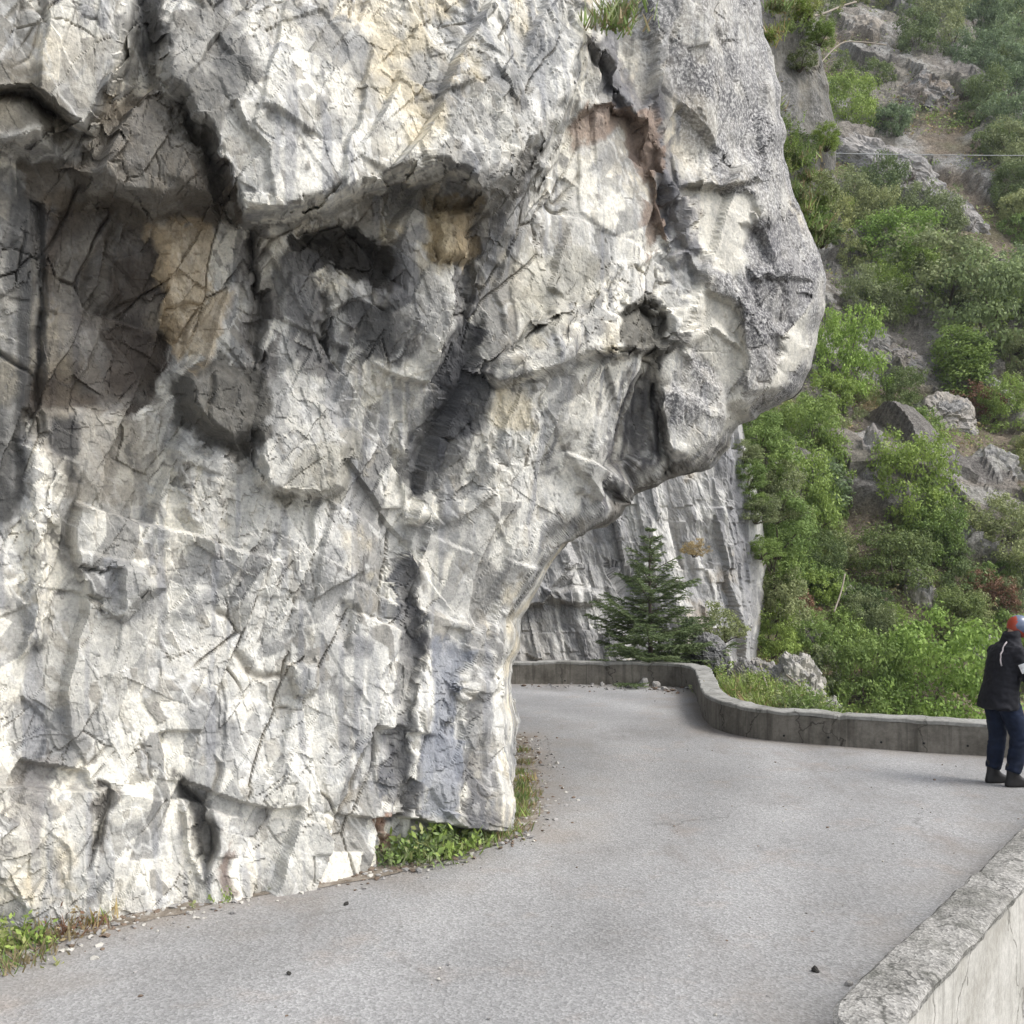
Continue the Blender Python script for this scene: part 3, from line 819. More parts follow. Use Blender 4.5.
def concrete(name, base, dark, streak=.5, agg=False):
    m, nt, b = new_mat(name, .9, .2)
    co = coords(nt)
    n1 = noise(nt, co, 2.2, 5, .65); n2 = noise(nt, co, 26, 4, .7)
    c = ramp(nt, n1, [(.3, dark), (.55, base), (.75, tuple(min(.8, x * 1.12) for x in base))])
    st = noise(nt, coords(nt, (5, 5, .6)), 1.6, 4, .6)
    c = mix(nt, c, tuple(x * .6 for x in dark), ramp(nt, st, [(.52, g3(0)), (.75, g3(streak))]))
    c = mix(nt, c, ramp(nt, n2, [(.3, g3(.72)), (.7, g3(1.2))]), .7, 'MULTIPLY')
    cr = nt.nodes.new('ShaderNodeTexVoronoi'); cr.feature = 'DISTANCE_TO_EDGE'; cr.inputs['Scale'].default_value = 1.1
    wn = nt.nodes.new('ShaderNodeTexNoise'); wn.inputs['Scale'].default_value = 5; wn.inputs['Detail'].default_value = 5; nt.links.new(co, wn.inputs['Vector'])
    wa = nt.nodes.new('ShaderNodeVectorMath'); wa.operation = 'MULTIPLY_ADD'; wa.inputs[1].default_value = (.35, .35, .35); nt.links.new(wn.outputs['Color'], wa.inputs[0])
    cs_ = coords(nt, (1, 1, .45)); nt.links.new(cs_, wa.inputs[2]); nt.links.new(wa.outputs[0], cr.inputs['Vector'])
    c = mix(nt, c, tuple(x * .45 for x in dark), ramp(nt, cr.outputs['Distance'], [(.004, g3(.8)), (.012, g3(0))]))
    dr = noise(nt, coords(nt, (11, 11, .3)), 1.0, 3, .6)
    c = mix(nt, c, tuple(x * .5 for x in dark), ramp(nt, dr, [(.56, g3(0)), (.68, g3(.55))]))
    if agg:
        v = nt.nodes.new('ShaderNodeTexVoronoi'); v.inputs['Scale'].default_value = 75; nt.links.new(co, v.inputs['Vector'])
        c = mix(nt, c, ramp(nt, v.outputs['Color'], [(.1, g3(.5)), (.5, g3(1)), (.9, g3(1.5))]), .8, 'MULTIPLY')
        bl = noise(nt, co, 5, 5, .65)
        c = mix(nt, c, (.10, .10, .085), ramp(nt, bl, [(.48, g3(0)), (.66, g3(.7))]))
        h = bump(nt, b, v.outputs['Distance'], .45, .012)
        bump(nt, b, n2, .5, .02, h)
    else:
        bump(nt, b, n2, .35, .01)
    nt.links.new(c, b.inputs['Base Color'])
    return m


def sweep(path, profile, amp=.004, freq=4, seed=0, joint=0):
    """profile: list of (offset to the outside, z); path walked so that outside is on its left hand side if sign is +1"""
    path = np.asarray(path); n = len(path)
    t = np.gradient(path, axis=0); t /= np.linalg.norm(t, axis=1, keepdims=True)
    nrm = np.stack([-t[:, 1], t[:, 0]], 1)
    V = np.zeros((n, len(profile), 3))
    for k, (o, z) in enumerate(profile):
        V[:, k, :2] = path + nrm * o; V[:, k, 2] = z
    W = V.reshape(-1, 3)
    d = fbm(W * freq, 4, seed)
    d2 = fbm(W * freq + 31, 4, seed + 1)
    off = np.repeat(nrm, len(profile), 0)
    W[:, :2] += off * (amp * d)[:, None]
    W[:, 2] += amp * d2
    if joint:
        sl_ = np.concatenate([[0], np.cumsum(np.linalg.norm(np.diff(path, axis=0), axis=1))])
        ph = np.abs((sl_ + joint / 2) % joint - joint / 2)
        g = np.repeat(ph < .036, len(profile)); jit = np.repeat(.016 * np.sin(np.floor(sl_ / joint + .5) * 5.3), len(profile))
        W[:, :2] += off * (.022 * g * (W[:, 2] > -.2) * np.where(np.tile([p[0] for p in profile], n) < .13, 1, -1))[:, None]
        W[:, 2] += jit - .02 * g
    return W, grid_faces(n, len(profile))


def resample(path, step):
    path = np.asarray(path); s = np.concatenate([[0], np.cumsum(np.linalg.norm(np.diff(path, axis=0), axis=1))])
    q = np.linspace(0, s[-1], int(s[-1] / step) + 2)
    return np.stack([np.interp(q, s, path[:, 0]), np.interp(q, s, path[:, 1])], 1)


def dense(profile, step):
    out = []
    for (a, b), (c, d) in zip(profile[:-1], profile[1:]):
        n = max(1, int(math.hypot(c - a, d - b) / step))
        out += [(a + (c - a) * i / n, b + (d - b) * i / n) for i in range(n)]
    return out + [profile[-1]]


CONC_FAR = concrete('parapet_concrete', (.19, .175, .15), (.105, .096, .08), .75)
CONC_TOP = concrete('parapet_lit_top_concrete', (.30, .295, .275), (.19, .185, .165), .3)  # lighter than the face: light on the top put into its colour
RENDERW = concrete('wall_render', (.46, .445, .41), (.33, .315, .28), .5)
AGG = concrete('exposed_aggregate', (.30, .29, .27), (.17, .165, .15), .2, True)

fp = resample(FARP, .07)
WH = .41
v, f = sweep(fp, dense([(.0, -.3), (.0, WH - .045), (.26, WH - .045), (.26, -1.4)], .04), .020, 3, 401, 2.7)
far_wall = add('parapet_wall', np_mesh('parapet_wall', v, f, CONC_FAR, True))
far_wall.data.polygons.foreach_set('use_smooth', np.zeros(len(f), bool))
tag(far_wall, 'low brown-grey concrete parapet winding along the far road edge', 'wall')
v, f = sweep(fp, dense([(-.012, WH - .05), (-.014, WH - .012), (.0, WH), (.26, WH + .004), (.275, WH - .01), (.272, WH - .05)], .03), .022, 4, 405, 2.7)
add('coping', np_mesh('coping', v, f, CONC_TOP, False), far_wall)
mb = MB()
random.seed(3)
HOLE = plain('drain_hole_dark', (.02, .02, .02), .9)
seg_s = np.concatenate([[0], np.cumsum(np.linalg.norm(np.diff(fp, axis=0), axis=1))])
for k, (hx) in enumerate([.93, .955, .985, 1.02]):
    pass
for tgt in ((3.5, 13.2), (4.0, 12.9), (4.55, 12.68), (5.05, 12.48), (5.5, 12.3), (1.0, 19.3), (2.0, 19.2)):
    i = int(np.argmin(((fp - np.array(tgt)) ** 2).sum(1)))
    t = fp[i + 1] - fp[i - 1]; t /= np.linalg.norm(t); n = np.array([-t[1], t[0]])
    c = Vector((fp[i][0], fp[i][1], .06 + .08 * random.random()))
    ob = MB()
    ob.tube([c - Vector((n[0], n[1], 0)) * .012, c + Vector((n[0], n[1], 0)) * .03], .014, 10)
    add('drain_hole', ob.mesh('drain_hole', HOLE), far_wall)

# near wall: rendered outer face, rough coping
npth = resample(NEARP, .035)
WN = .45
NP_R = npth[::-1]        # walk it the other way so that the valley is on the left hand side
v, f = sweep(NP_R, dense([(.0, -.3), (.0, WN - .06), (.25, WN - .06), (.25, -.6), (.25, -3.2)], .06), .008, 3, 411)
near_wall = add('parapet_wall', np_mesh('near_parapet', v, f, RENDERW, False))
tag(near_wall, 'white rendered parapet with rough stony top in the near corner', 'wall')
v, f = sweep(NP_R, dense([(-.004, WN - .10), (-.012, WN - .02), (.012, WN), (.13, WN + .012), (.255, WN - .002), (.278, WN - .022), (.272, WN - .055), (.252, WN - .062)], .018), .014, 7, 415)
add('coping', np_mesh('coping', v, f, AGG, False), near_wall)

# ------------------------------------------------------------------ hillside
RP = [(x, y) for x, y in road_poly]


def hill_h(X, Y):
    X = np.asarray(X, float); Y = np.asarray(Y, float)
    p = np.stack([X, Y, X * 0], 1)
    hill = -3.2 + 1.02 * (Y - 25) - .22 * (X - 8) + 2.2 * fbm(p * .07, 3, 501) * sstep(24, 40, Y) + .9 * fbm(p * .22, 4, 502)
    # diagonal ribs falling to the right
    rr = (Y * .5 + X * .85)
    hill += 1.6 * np.abs(vnoise(np.stack([rr * .10, Y * .02, rr * 0], 1), 505)) * sstep(26, 40, Y)
    bank = .12 - .42 * np.maximum(0, X - 4.2) - .05 * (Y - 16) + .22 * fbm(p * .7, 3, 503)
    h = np.maximum(bank, hill)
    h = np.maximum(h, -9)
    e = .79 * X - .61 * Y + 1.3
    nearv = -1.3 - 1.0 * np.maximum(e, 0)
    k = sstep(13.5, 10.5, Y)
    h = h * (1 - k) + nearv * k
    ins = sdf_poly(X, Y, RP)
    out = sdf_poly(X, Y, RP)
    h = np.where(ins > -.15, np.minimum(h, -.5), h)
    h = np.where((X < 2.3) & (Y > 19.5), np.maximum(np.minimum(h, .2), -.1), h) if False else h
    return h


def hillside():
    cols = np.concatenate([np.linspace(-150, 720, 60, endpoint=False), np.linspace(720, 1220, 520, endpoint=False), np.linspace(1220, 1700, 60)])
    rows = np.concatenate([np.linspace(1.5, 20, 120), np.geomspace(20.1, 150, 520)])
    Yg, Cg = np.meshgrid(rows, cols, indexing='ij')
    Xg = (Cg - 512) / F * Yg + .0
    # keep a decent width close to the camera
    X, Y = Xg.ravel(), Yg.ravel()
    Z = hill_h(X, Y)
    V = np.stack([X, Y, Z], 1)
    nr, nc = Yg.shape
    n = fbm(V * .5, 4, 511); n2 = fbm(V * .16, 3, 512); n4 = fbm(V * 1.7, 4, 513)
    VV = np.stack([V[:, 0] + .5 * V[:, 2], V[:, 1], V[:, 2] * .6], 1)
    h, r, e = facets(VV * .34 + .12 * n[:, None], VV * .34, 521, 1.0, .5, .15); hs, rs, es = facets(VV * 1.0, VV * 1.0, 525, 1.0, .5, .2)
    h = h * 1.6 + hs * .6
    rockm = sstep(-.10, .12, n2 + .4 * n)
    V += np.array([.15, -.62, .62]) * ((rockm * .9 + .15) * (h - .3) * .5 * sstep(20, 30, Y))[:, None]; V[:, 2] += 0 + .12 * n4 * sstep(20, 26, Y)
    C = np.empty((len(V), 3)); C[:] = (.20, .165, .125)
    def lay(col, m): C[:] = C * (1 - m[:, None]) + np.array(col) * m[:, None]
    lay((.15, .15, .075), sstep(-.1, .35, n) * .7)
    lay((.26, .215, .16), sstep(.05, .4, -n + .4 * n4) * .6)
    lay((.25, .23, .205), rockm * .8)
    lay((.19, .18, .17), sstep(.55, .8, r) * rockm * .7)
    lay((.42, .41, .385), sstep(.6, .8, rs + .4 * n4) * rockm * .6)
    lay((.12, .17, .06), sstep(20, 12, Y) * .6)
    return np_mesh('hillside', V, grid_faces(nr, nc), GROUND, False, color=C, attrs={'speck': np.clip(rockm * .5, 0, 1)})


def ground_material():
    m, nt, b = new_mat('hill_ground', .95, .1)
    co = coords(nt)
    at = nt.nodes.new('ShaderNodeAttribute'); at.attribute_name = 'Col'
    c = mix(nt, at.outputs['Color'], ramp(nt, noise(nt, co, 3.5, 7, .75), [(.3, g3(.45)), (.5, g3(1)), (.7, g3(1.55))]), .9, 'MULTIPLY')
    c = mix(nt, c, ramp(nt, noise(nt, co, 14, 4, .7), [(.3, g3(.6)), (.7, g3(1.4))]), .7, 'MULTIPLY')
    nt.links.new(c, b.inputs['Base Color'])
    bump(nt, b, noise(nt, co, 4, 7, .75), .9, .35)
    return m


GROUND = ground_material()
tag(add('hillside', hillside()), 'steep rocky slope across the gorge', 'hillside', kind='structure')


def on_hill(px, py, dmin=12.0, dmax=145.0):
    """where the line of sight through this place of the photo meets the slope"""
    D = np.geomspace(dmin, dmax, 900)
    x, y, z = (px - 512) / F * D, D, H + (HOR - py) / F * D
    hz = hill_h(x, y)
    below = np.nonzero(z < hz)[0]
    if len(below) == 0: return None
    i = below[0]
    return (x[i], y[i], hz[i])


# ------------------------------------------------------------------ vegetation meshes
def leaf_cloud(rng, centers, radii, per, size, up=.4, flat=.75):
    """many small leaf quads scattered through clumps; returns verts, faces"""
    n = len(centers) * per
    ci = np.repeat(np.arange(len(centers)), per)
    d = rng.normal(size=(n, 3)); d /= np.linalg.norm(d, axis=1, keepdims=True)
    rad = rng.random(n) ** .45
    pos = centers[ci] + d * (rad * radii[ci])[:, None] * np.array([1, 1, flat])
    nor = d + np.array([0, 0, up]) + rng.normal(size=(n, 3)) * .55
    nor /= np.linalg.norm(nor, axis=1, keepdims=True)
    a = np.cross(nor, rng.normal(size=(n, 3))); a /= np.linalg.norm(a, axis=1, keepdims=True)
    b = np.cross(nor, a)
    s = size * (.6 + .8 * rng.random(n))[:, None]
    V = np.stack([pos - a * s, pos - b * s * .55, pos + a * s, pos + b * s * .55 - nor * s * .15], 1).reshape(-1, 3)
    Fc = np.arange(n * 4).reshape(n, 4)
    return V, Fc


def bush_shape(seed, kind='round', nclump=90, per=34, leaf=.065):
    rng = np.random.default_rng(seed)
    cs = []
    while len(cs) < nclump:
        d = rng.normal(size=3); d /= np.linalg.norm(d)
        r = .45 + .55 * rng.random() ** .5
        lump = 1 + .28 * math.sin(d[0] * 3.1 + seed) * math.cos(d[1] * 2.7 + seed * 2) + .2 * math.sin(d[2] * 5 + seed)
        c = d * r * lump * np.array([1, 1, .8]) + np.array([0, 0, .68])
        if kind == 'upright': c = d * r * lump * np.array([.6, .6, 1.15]) + np.array([0, 0, 1.05])
        if kind == 'loose' and rng.random() < .3: continue
        if c[2] < .02: continue
        cs.append(c)
    cs = np.array(cs)
    rad = .14 + .16 * rng.random(len(cs))
    return leaf_cloud(rng, cs, rad, per, leaf), cs


def stems_mb(cs, rng, nst=9, r0=.035):
    mb = MB()
    for i in rng.choice(len(cs), nst, replace=False):
        c = cs[i]
        b = np.array([rng.normal() * .06, rng.normal() * .06, -.12])
        mid = b * .5 + c * .5 + np.array([rng.normal() * .06, rng.normal() * .06, .08])
        mb.tube([b, mid, c], [r0, r0 * .65, r0 * .25], 5)
    return mb


_shapes = {}
def bush_meshes(shape, colour):
    """crown mesh and stem mesh of a bush kind, shared by every bush that uses it"""
    key = (shape, colour)
    if key not in _shapes:
        kind = ('round', 'round', 'loose', 'upright', 'loose', 'round', 'round', 'loose', 'upright')[shape]
        (v, f), cs = bush_shape(100 + shape * 7, kind, 150, 75, .034) if shape > 5 else bush_shape(100 + shape * 7, kind, 110 if kind != 'loose' else 80, 42, .05)
        crown = np_mesh('bush_crown', v, f, LEAF[colour])
        st = stems_mb(cs, np.random.default_rng(5 + shape)).mesh('bush_stem', BARK)
        _shapes[key] = (crown, st)
    return _shapes[key]


BUSHLOC = []
def bush(px, py, wpx, hpx, colour, shape, label, group=None, name='bush', cat='bush', parts=False, sink=.1, cx=None, dmin=12):
    """a bush whose foot shows at (px, py) and that looks wpx wide and hpx tall from the road"""
    g = on_hill(px, py, dmin)
    if g is None: return None
    D = g[1]
    rx = wpx * 1.15 / F * D / 2; hz = hpx * 1.15 / F * D
    w_fine = wpx > 45
    kind_h = 2.15 if shape == 3 else 1.5
    kind_w = .72 if shape == 3 else 1.08
    if w_fine: shape = {3: 8, 2: 7, 4: 7}.get(shape, 6)
    crown, st = bush_meshes(shape, colour)
    sc = (rx / kind_w, rx / kind_w, hz / kind_h)
    rot = (random.uniform(-.1, .1), random.uniform(-.1, .1), random.uniform(0, 6.28))
    parts = parts or cat == 'tree'
    o = add(name, None if parts else crown, None, (g[0], g[1], g[2] - sink * hz), rot, sc)
    tag(o, label, cat, group)
    if parts:
        add('crown' if cat == 'tree' else 'foliage', crown, o); add('trunk' if cat == 'tree' else 'stem', st, o)
    BUSHLOC.append((g[0], g[1], rx))
    return o


random.seed(21)
# the bushes one can point at
BUSHES = [
    # px, py(foot), w, h, colour, shape, label
    (932, 728, 118, 102, 'bright', 0, 'bright green leafy bush behind the parapet beside the rider'),
    (868, 722, 78, 86, 'green', 1, 'darker green bush left of the bright bush behind the parapet'),
    (812, 660, 46, 40, 'green', 2, 'small green shrub in the gully left of the dark bushes'),
    (842, 392, 62, 74, 'bright', 0, 'bright green bush tucked right beside the cliff prow'),
    (896, 268, 84, 54, 'bright', 1, 'vivid light green round bush below the pale rocky spur'),
    (945, 318, 112, 74, 'greygreen', 0, 'wide grey-green bush mass under the vivid round bush'),
    (1000, 352, 95, 92, 'blue', 1, 'tall blue-green bush at the edge below the wide bush mass'),
    (868, 330, 60, 52, 'greygreen', 2, 'loose grey-green shrub between the prow and wide bush mass'),
    (966, 400, 62, 66, 'yellow', 3, 'pointed pale green bush standing on bare scree'),
    (846, 128, 56, 52, 'green', 0, 'mid green bush above the pale rocky spur'),
    (893, 138, 40, 36, 'blue', 1, 'small pale bush at the top of the spur'),
    (880, 226, 52, 62, 'dark', 1, 'dark green shrub growing on the pale spur'),
    (848, 232, 52, 58, 'greygreen', 2, 'grey-green shrub against the grassy cliff edge'),
    (936, 246, 60, 56, 'greygreen', 2, 'grey scrubby bush on the lower end of the spur'),
    (912, 520, 78, 80, 'green', 0, 'full green bush in the middle of the slope'),
    (936, 560, 60, 52, 'yellow', 2, 'yellow-green shrub below the full green bush'),
    (895, 586, 66, 54, 'dark', 1, 'dark shrub above the upright rock fin'),
    (990, 560, 72, 56, 'greygreen', 2, 'grey-green scrub above the rider on the slope'),
    (900, 414, 46, 42, 'dark', 1, 'dark round shrub left of the upper pale outcrop'),
    (922, 446, 40, 40, 'green', 2, 'green shrub on the flank of the upper pale outcrop'),
    (980, 418, 44, 34, 'rust', 2, 'rust brown dry shrub above the pale outcrop'),
    (1006, 430, 50, 44, 'green', 2, 'green bush right of the rust brown shrub'),
    (990, 612, 50, 34, 'rust', 2, 'reddish brown withered scrub behind the helmet'),
    (806, 470, 70, 66, 'yellow', 0, 'yellow-green bush hanging just below the cliff lip'),
    (772, 500, 56, 64, 'yellow', 2, 'pale yellow-green shrub at the rear cliff top'),
    (800, 532, 76, 72, 'green', 1, 'green bush in the gully beside the rear cliff'),
    (832, 520, 40, 64, 'blue', 3, 'narrow blue-green bush right of the gully bushes'),
    (786, 580, 56, 66, 'green', 0, 'lower green bush hugging the rear cliff edge'),
    (822, 588, 50, 46, 'dark', 2, 'dark low shrub at the foot of the gully bushes'),
    (790, 618, 44, 30, 'rust', 4, 'brown withered shrub at the foot of the rear cliff'),
    (838, 560, 40, 34, 'greygreen', 4, 'thin grey shrub on the scree tongue'),
    (870, 640, 50, 40, 'greygreen', 4, 'thin grey-green shrub left of the rock fin'),
    (960, 640, 56, 46, 'dark', 1, 'dark shrub between the rock fin and the rider'),
    (820, 690, 44, 40, 'greygreen', 4, 'pale straggly shrub right of the near bank rock'),
]
for (px, py, w, h, colr, shp, lab) in BUSHES:
    bush(px, py, w, h, colr, shp, lab, parts=(w > 60), name='shrub' if 'shrub' in lab or 'scrub' in lab else 'bush', cat='shrub' if 'shrub' in lab or 'scrub' in lab else 'bush')
BARE = [(870, 165, 90, 60), (925, 195, 90, 60), (975, 235, 70, 50), (944, 425, 60, 80), (990, 478, 66, 62), (923, 606, 34, 74), (866, 500, 44, 130), (862, 560, 40, 60), (818, 650, 30, 80), (865, 40, 50, 50), (930, 100, 64, 80), (960, 150, 40, 40), (905, 375, 80, 50), (920, 330, 60, 40), (1005, 405, 40, 60)]
# many alike: the wood on the upper slope and the scrub between
def scatter(poly, n, wr, colours, shapes, label, group, name, cat, seed, ar=(.8, 1.1), mind=.48):
    random.seed(seed)
    xs = [p[0] for p in poly]; ys = [p[1] for p in poly]
    pts = []; tries = 0
    while len(pts) < n and tries < n * 60:
        tries += 1
        x, y = random.uniform(min(xs), max(xs)), random.uniform(min(ys), max(ys))
        if sdf_poly(np.array([x]), np.array([y]), poly)[0] < 0: continue
        w = random.uniform(*wr)
        if any(((x - a) / (rw * .55 + w * .3)) ** 2 + ((y - w * .4 - b) / (rh * .55 + w * .3)) ** 2 < 1 for a, b, rw, rh in BARE): continue
        if any((x - a) ** 2 + (y - b) ** 2 < (mind * .5 * (w + c)) ** 2 for a, b, c in pts): continue
        pts.append((x, y, w))
    for x, y, w in sorted(pts, key=lambda p: p[1]):
        bush(x, y, w, w * random.uniform(*ar), random.choice(colours), random.choice(shapes), label, group, name, cat)
scatter([(905, -60), (1240, -60), (1240, 235), (1020, 215), (985, 180), (950, 140), (925, 85), (900, 30)], 150, (34, 58), ['blue', 'blue', 'dark', 'greygreen'], [0, 1, 5],
        'blue-green tree of the dense wood on the upper slope', 'trees of the dense upper wood', 'hillside_tree', 'tree', 31)
scatter([(808, -50), (905, -50), (890, 40), (880, 95), (838, 80)], 30, (22, 38), ['greygreen', 'dark'], [2, 4], 'grey thin shrub on the slope above the grassy rib', 'thin shrubs above the grassy rib', 'shrub', 'shrub', 32)
scatter([(830, 140), (900, 160), (1000, 260), (1160, 300), (1160, 420), (1000, 380), (880, 330), (835, 260)], 60, (28, 52), ['greygreen', 'blue', 'green', 'greygreen'], [0, 1, 2],
        'grey-green bush of the thicket below the pale spur', 'bushes of the thicket below the spur', 'bush', 'bush', 33)
scatter([(1000, 215), (1200, 230), (1200, 330), (1030, 280)], 24, (30, 46), ['greygreen', 'green'], [0, 2], 'pale bush on the slope below the dense wood', 'bushes below the dense wood', 'bush', 'bush', 34)
scatter([(748, 430), (835, 410), (842, 520), (830, 600), (775, 612), (765, 520)], 40, (24, 42), ['yellow', 'green', 'greygreen', 'green'], [0, 2, 4], 'leafy yellow-green bush in the gully beside the rear cliff', 'bushes in the cliff gully', 'bush', 'bush', 35)
scatter([(880, 440), (1160, 470), (1160, 640), (950, 610), (880, 600), (862, 520)], 64, (22, 46), ['greygreen', 'dark', 'green', 'greygreen'], [0, 1, 2, 4], 'low dull green shrub on the middle slope', 'shrubs on the middle slope', 'shrub', 'shrub', 36)
scatter([(845, 405), (1000, 380), (1160, 430), (1160, 470), (900, 440), (850, 560)], 34, (14, 28), ['greygreen', 'dry', 'dark'], [2, 4], 'small scrubby shrub among the pale rocks', 'small shrubs among the rocks', 'shrub', 'shrub', 37)
scatter([(800, 600), (900, 600), (1000, 640), (1160, 650), (1160, 720), (990, 705), (830, 660)], 36, (24, 42), ['green', 'dark', 'greygreen'], [0, 1, 2], 'green bush low on the slope behind the parapet bushes', 'bushes low on the slope', 'bush', 'bush', 38)


# ground cover on the slope: one mass of small leaves and dry blades
def undergrowth():
    rng = np.random.default_rng(77)
    n = 9500
    px = rng.uniform(735, 1200, n); py = rng.uniform(-40, 715, n)
    cs, rd = [], []
    D = np.geomspace(12, 145, 300)
    x = (px[:, None] - 512) / F * D; z = H + (HOR - py[:, None]) / F * D
    hz = hill_h(x.ravel(), np.repeat(D[None], n, 0).ravel()).reshape(n, -1)
    ok = (z < hz)
    hit = ok.any(1); i = ok.argmax(1)
    k = np.nonzero(hit)[0]
    c = np.stack([x[k, i[k]], D[i[k]], hz[k, i[k]] + .05], 1)
    m = (fbm(c * .25, 3, 78) > -.14) | (c[:, 1] < 32)
    c = c[m]
    r = c[:, 1] * (.007 + .011 * rng.random(len(c)))
    half = len(c) // 3
    out = []
    V, Fc = leaf_cloud(rng, c, r, 22, .06, .6, .6)
    # leaf size grows with distance so that the mat stays even
    sc = np.repeat(c[:, 1] / 40, 22 * 4)
    ctr = np.repeat(V.reshape(-1, 4, 3).mean(1), 4, 0)
    V = ctr + (V - ctr) * sc[:, None]
    kind = np.repeat(rng.choice(4, len(c), p=[.36, .2, .1, .34]), 22)
    return np_mesh('undergrowth', V, Fc, [LEAF['greygreen'], LEAF['yellow'], LEAF['dry'], LEAF['green']], matidx=kind)


tag(add('undergrowth', undergrowth()), 'low scrub, herbs and dry grass covering the steep slope', 'undergrowth', kind='stuff')


# ------------------------------------------------------------------ rock outcrops and stones
OUTC = rock_material('outcrop_rock')
def rock_mesh(name, seed, sub=5, rough=.35, col=(.42, .41, .39), dark=(.2, .195, .19), an=(1, 1, 1), mat=None):
    bm = bmesh.new(); bmesh.ops.create_icosphere(bm, subdivisions=sub, radius=1)
    V = np.array([v.co[:] for v in bm.verts]); Fc = np.array([[v.index for v in f.verts] for f in bm.faces]); bm.free()
    a = np.array(an)
    W = V * a
    h1, r1, e1 = facets(W * 1.2 + seed, W * 1.2 + seed, seed, 1.0, .6); h2, r2, e2 = facets(W * 2.8 + seed, W * 2.8 + seed, seed + 9, 1.1, .6); h3, r3, e3 = facets(W * 6.5 + seed, W * 6.5 + seed, seed + 19, 1.1, .5)
    V = V * (1 + rough * (h1 * 1.1 - h2 * .6 + h3 * .3 + .25 * fbm(W * 9, 4, seed)) + .15 * fbm(W * 1.5, 3, seed))[:, None]
    n = fbm(W * 2.5 + seed, 4, seed + 5)
    C = np.array(col)[None] * (1 + .35 * n[:, None])
    m = sstep(.6, .85, r2 + .4 * n)[:, None] * .8
    C = C * (1 - m) + np.array(dark) * m
    return np_mesh(name, V, Fc, mat or OUTC, False, color=np.clip(C, .03, .8), attrs={'speck': np.clip(.3 + n * .5, 0, .7)})


random.seed(9)
def outcrop(px, py, wpx, hpx, ang, label, seed, col=(.40, .39, .37), depth=1.0, name='rock_outcrop', dmin=12):
    g = on_hill(px, py, dmin)
    D = g[1]
    a, b = wpx / F * D / 2, hpx / F * D / 2
    o = add(name, rock_mesh('rock_outcrop', seed, 6 if wpx > 55 else 5, .2, col, an=(a / b if a > b else 1, 1, 1 if a > b else b / a)), None, (g[0], g[1] + .45 * min(a, b), g[2] - .12 * b), (0, math.radians(ang), 0), (a, min(a, b) * depth, b))
    return tag(o, label, 'rock')


outcrop(884, 178, 150, 70, 28, 'long pale rocky spur slanting across the upper slope', 601, (0.31, 0.29, 0.27))
outcrop(952, 226, 130, 56, 36, 'lower end of the pale spur beside grey scrub', 607, (0.29, 0.27, 0.25))
outcrop(944, 425, 60, 74, 20, 'pale outcrop right of the dark round shrub', 602, (0.34, 0.31, 0.27))
outcrop(990, 478, 66, 62, 25, 'rounded grey outcrop lower right of the pale one', 603, (0.29, 0.28, 0.25))
outcrop(923, 606, 30, 72, -6, 'upright pale rock fin on the lower slope', 604, (0.31, 0.28, 0.24))
outcrop(866, 500, 44, 130, 6, 'stony grey tongue of scree down the slope', 605, (0.23, 0.21, 0.19))
outcrop(818, 650, 26, 90, -28, 'dark slanting rock rib in the gully', 606, (0.17, 0.15, 0.12))
outcrop(834, 604, 14, 44, 20, 'small pale rock stuck in the gully slope', 608, (0.35, 0.33, 0.28))
outcrop(852, 600, 16, 34, -20, 'second small pale rock right of the gully rib', 609, (0.35, 0.33, 0.28))
outcrop(868, 38, 46, 50, 30, 'pale brown bare rock high above the rib', 610, (0.31, 0.27, 0.22))
outcrop(925, 105, 60, 70, 35, 'bare brown earth and rock scar beside the wood', 611, (0.21, 0.17, 0.13))
outcrop(1010, 290, 60, 40, 25, 'grey rock showing between bushes below the wood', 612, (0.27, 0.25, 0.23))
outcrop(985, 655, 54, 46, 10, 'brown grey rock just behind the rider', 613, (0.21, 0.19, 0.16))
outcrop(868, 345, 50, 40, 25, 'dull grey rock under the loose shrub by the prow', 614, (0.21, 0.20, 0.18))
outcrop(905, 370, 70, 40, 32, 'bare grey scree rock below the wide bush mass', 615, (0.26, 0.23, 0.20))
outcrop(1004, 405, 30, 60, -35, 'slanting pale slab behind the pointed bush', 616, (0.29, 0.28, 0.25))
# rocks on the near bank
def bank_rock(x, y, z, s, label, seed, col=(.40, .38, .34), rot=0):
    o = add('rock', rock_mesh('rock', seed, 6, .30, col), None, (x, y, z), (0, 0, rot), s)
    return tag(o, label, 'rock')
bank_rock(4.95, 17.9, -.05, (.42, .5, .62), 'weathered pale rock on the grassy bank behind the parapet', 620, (.42, .40, .35))
bank_rock(4.45, 18.6, -.05, (.45, .5, .5), 'grey rock left of the pale bank rock', 621, (.30, .28, .25))
bank_rock(3.95, 20.6, .35, (.38, .4, .42), 'dark boulder at the right of the spruce', 622, (.13, .13, .13))
bank_rock(5.35, 17.6, -.5, (.3, .3, .45), 'low pale rock at the foot of the bank rock', 623, (.46, .44, .38))

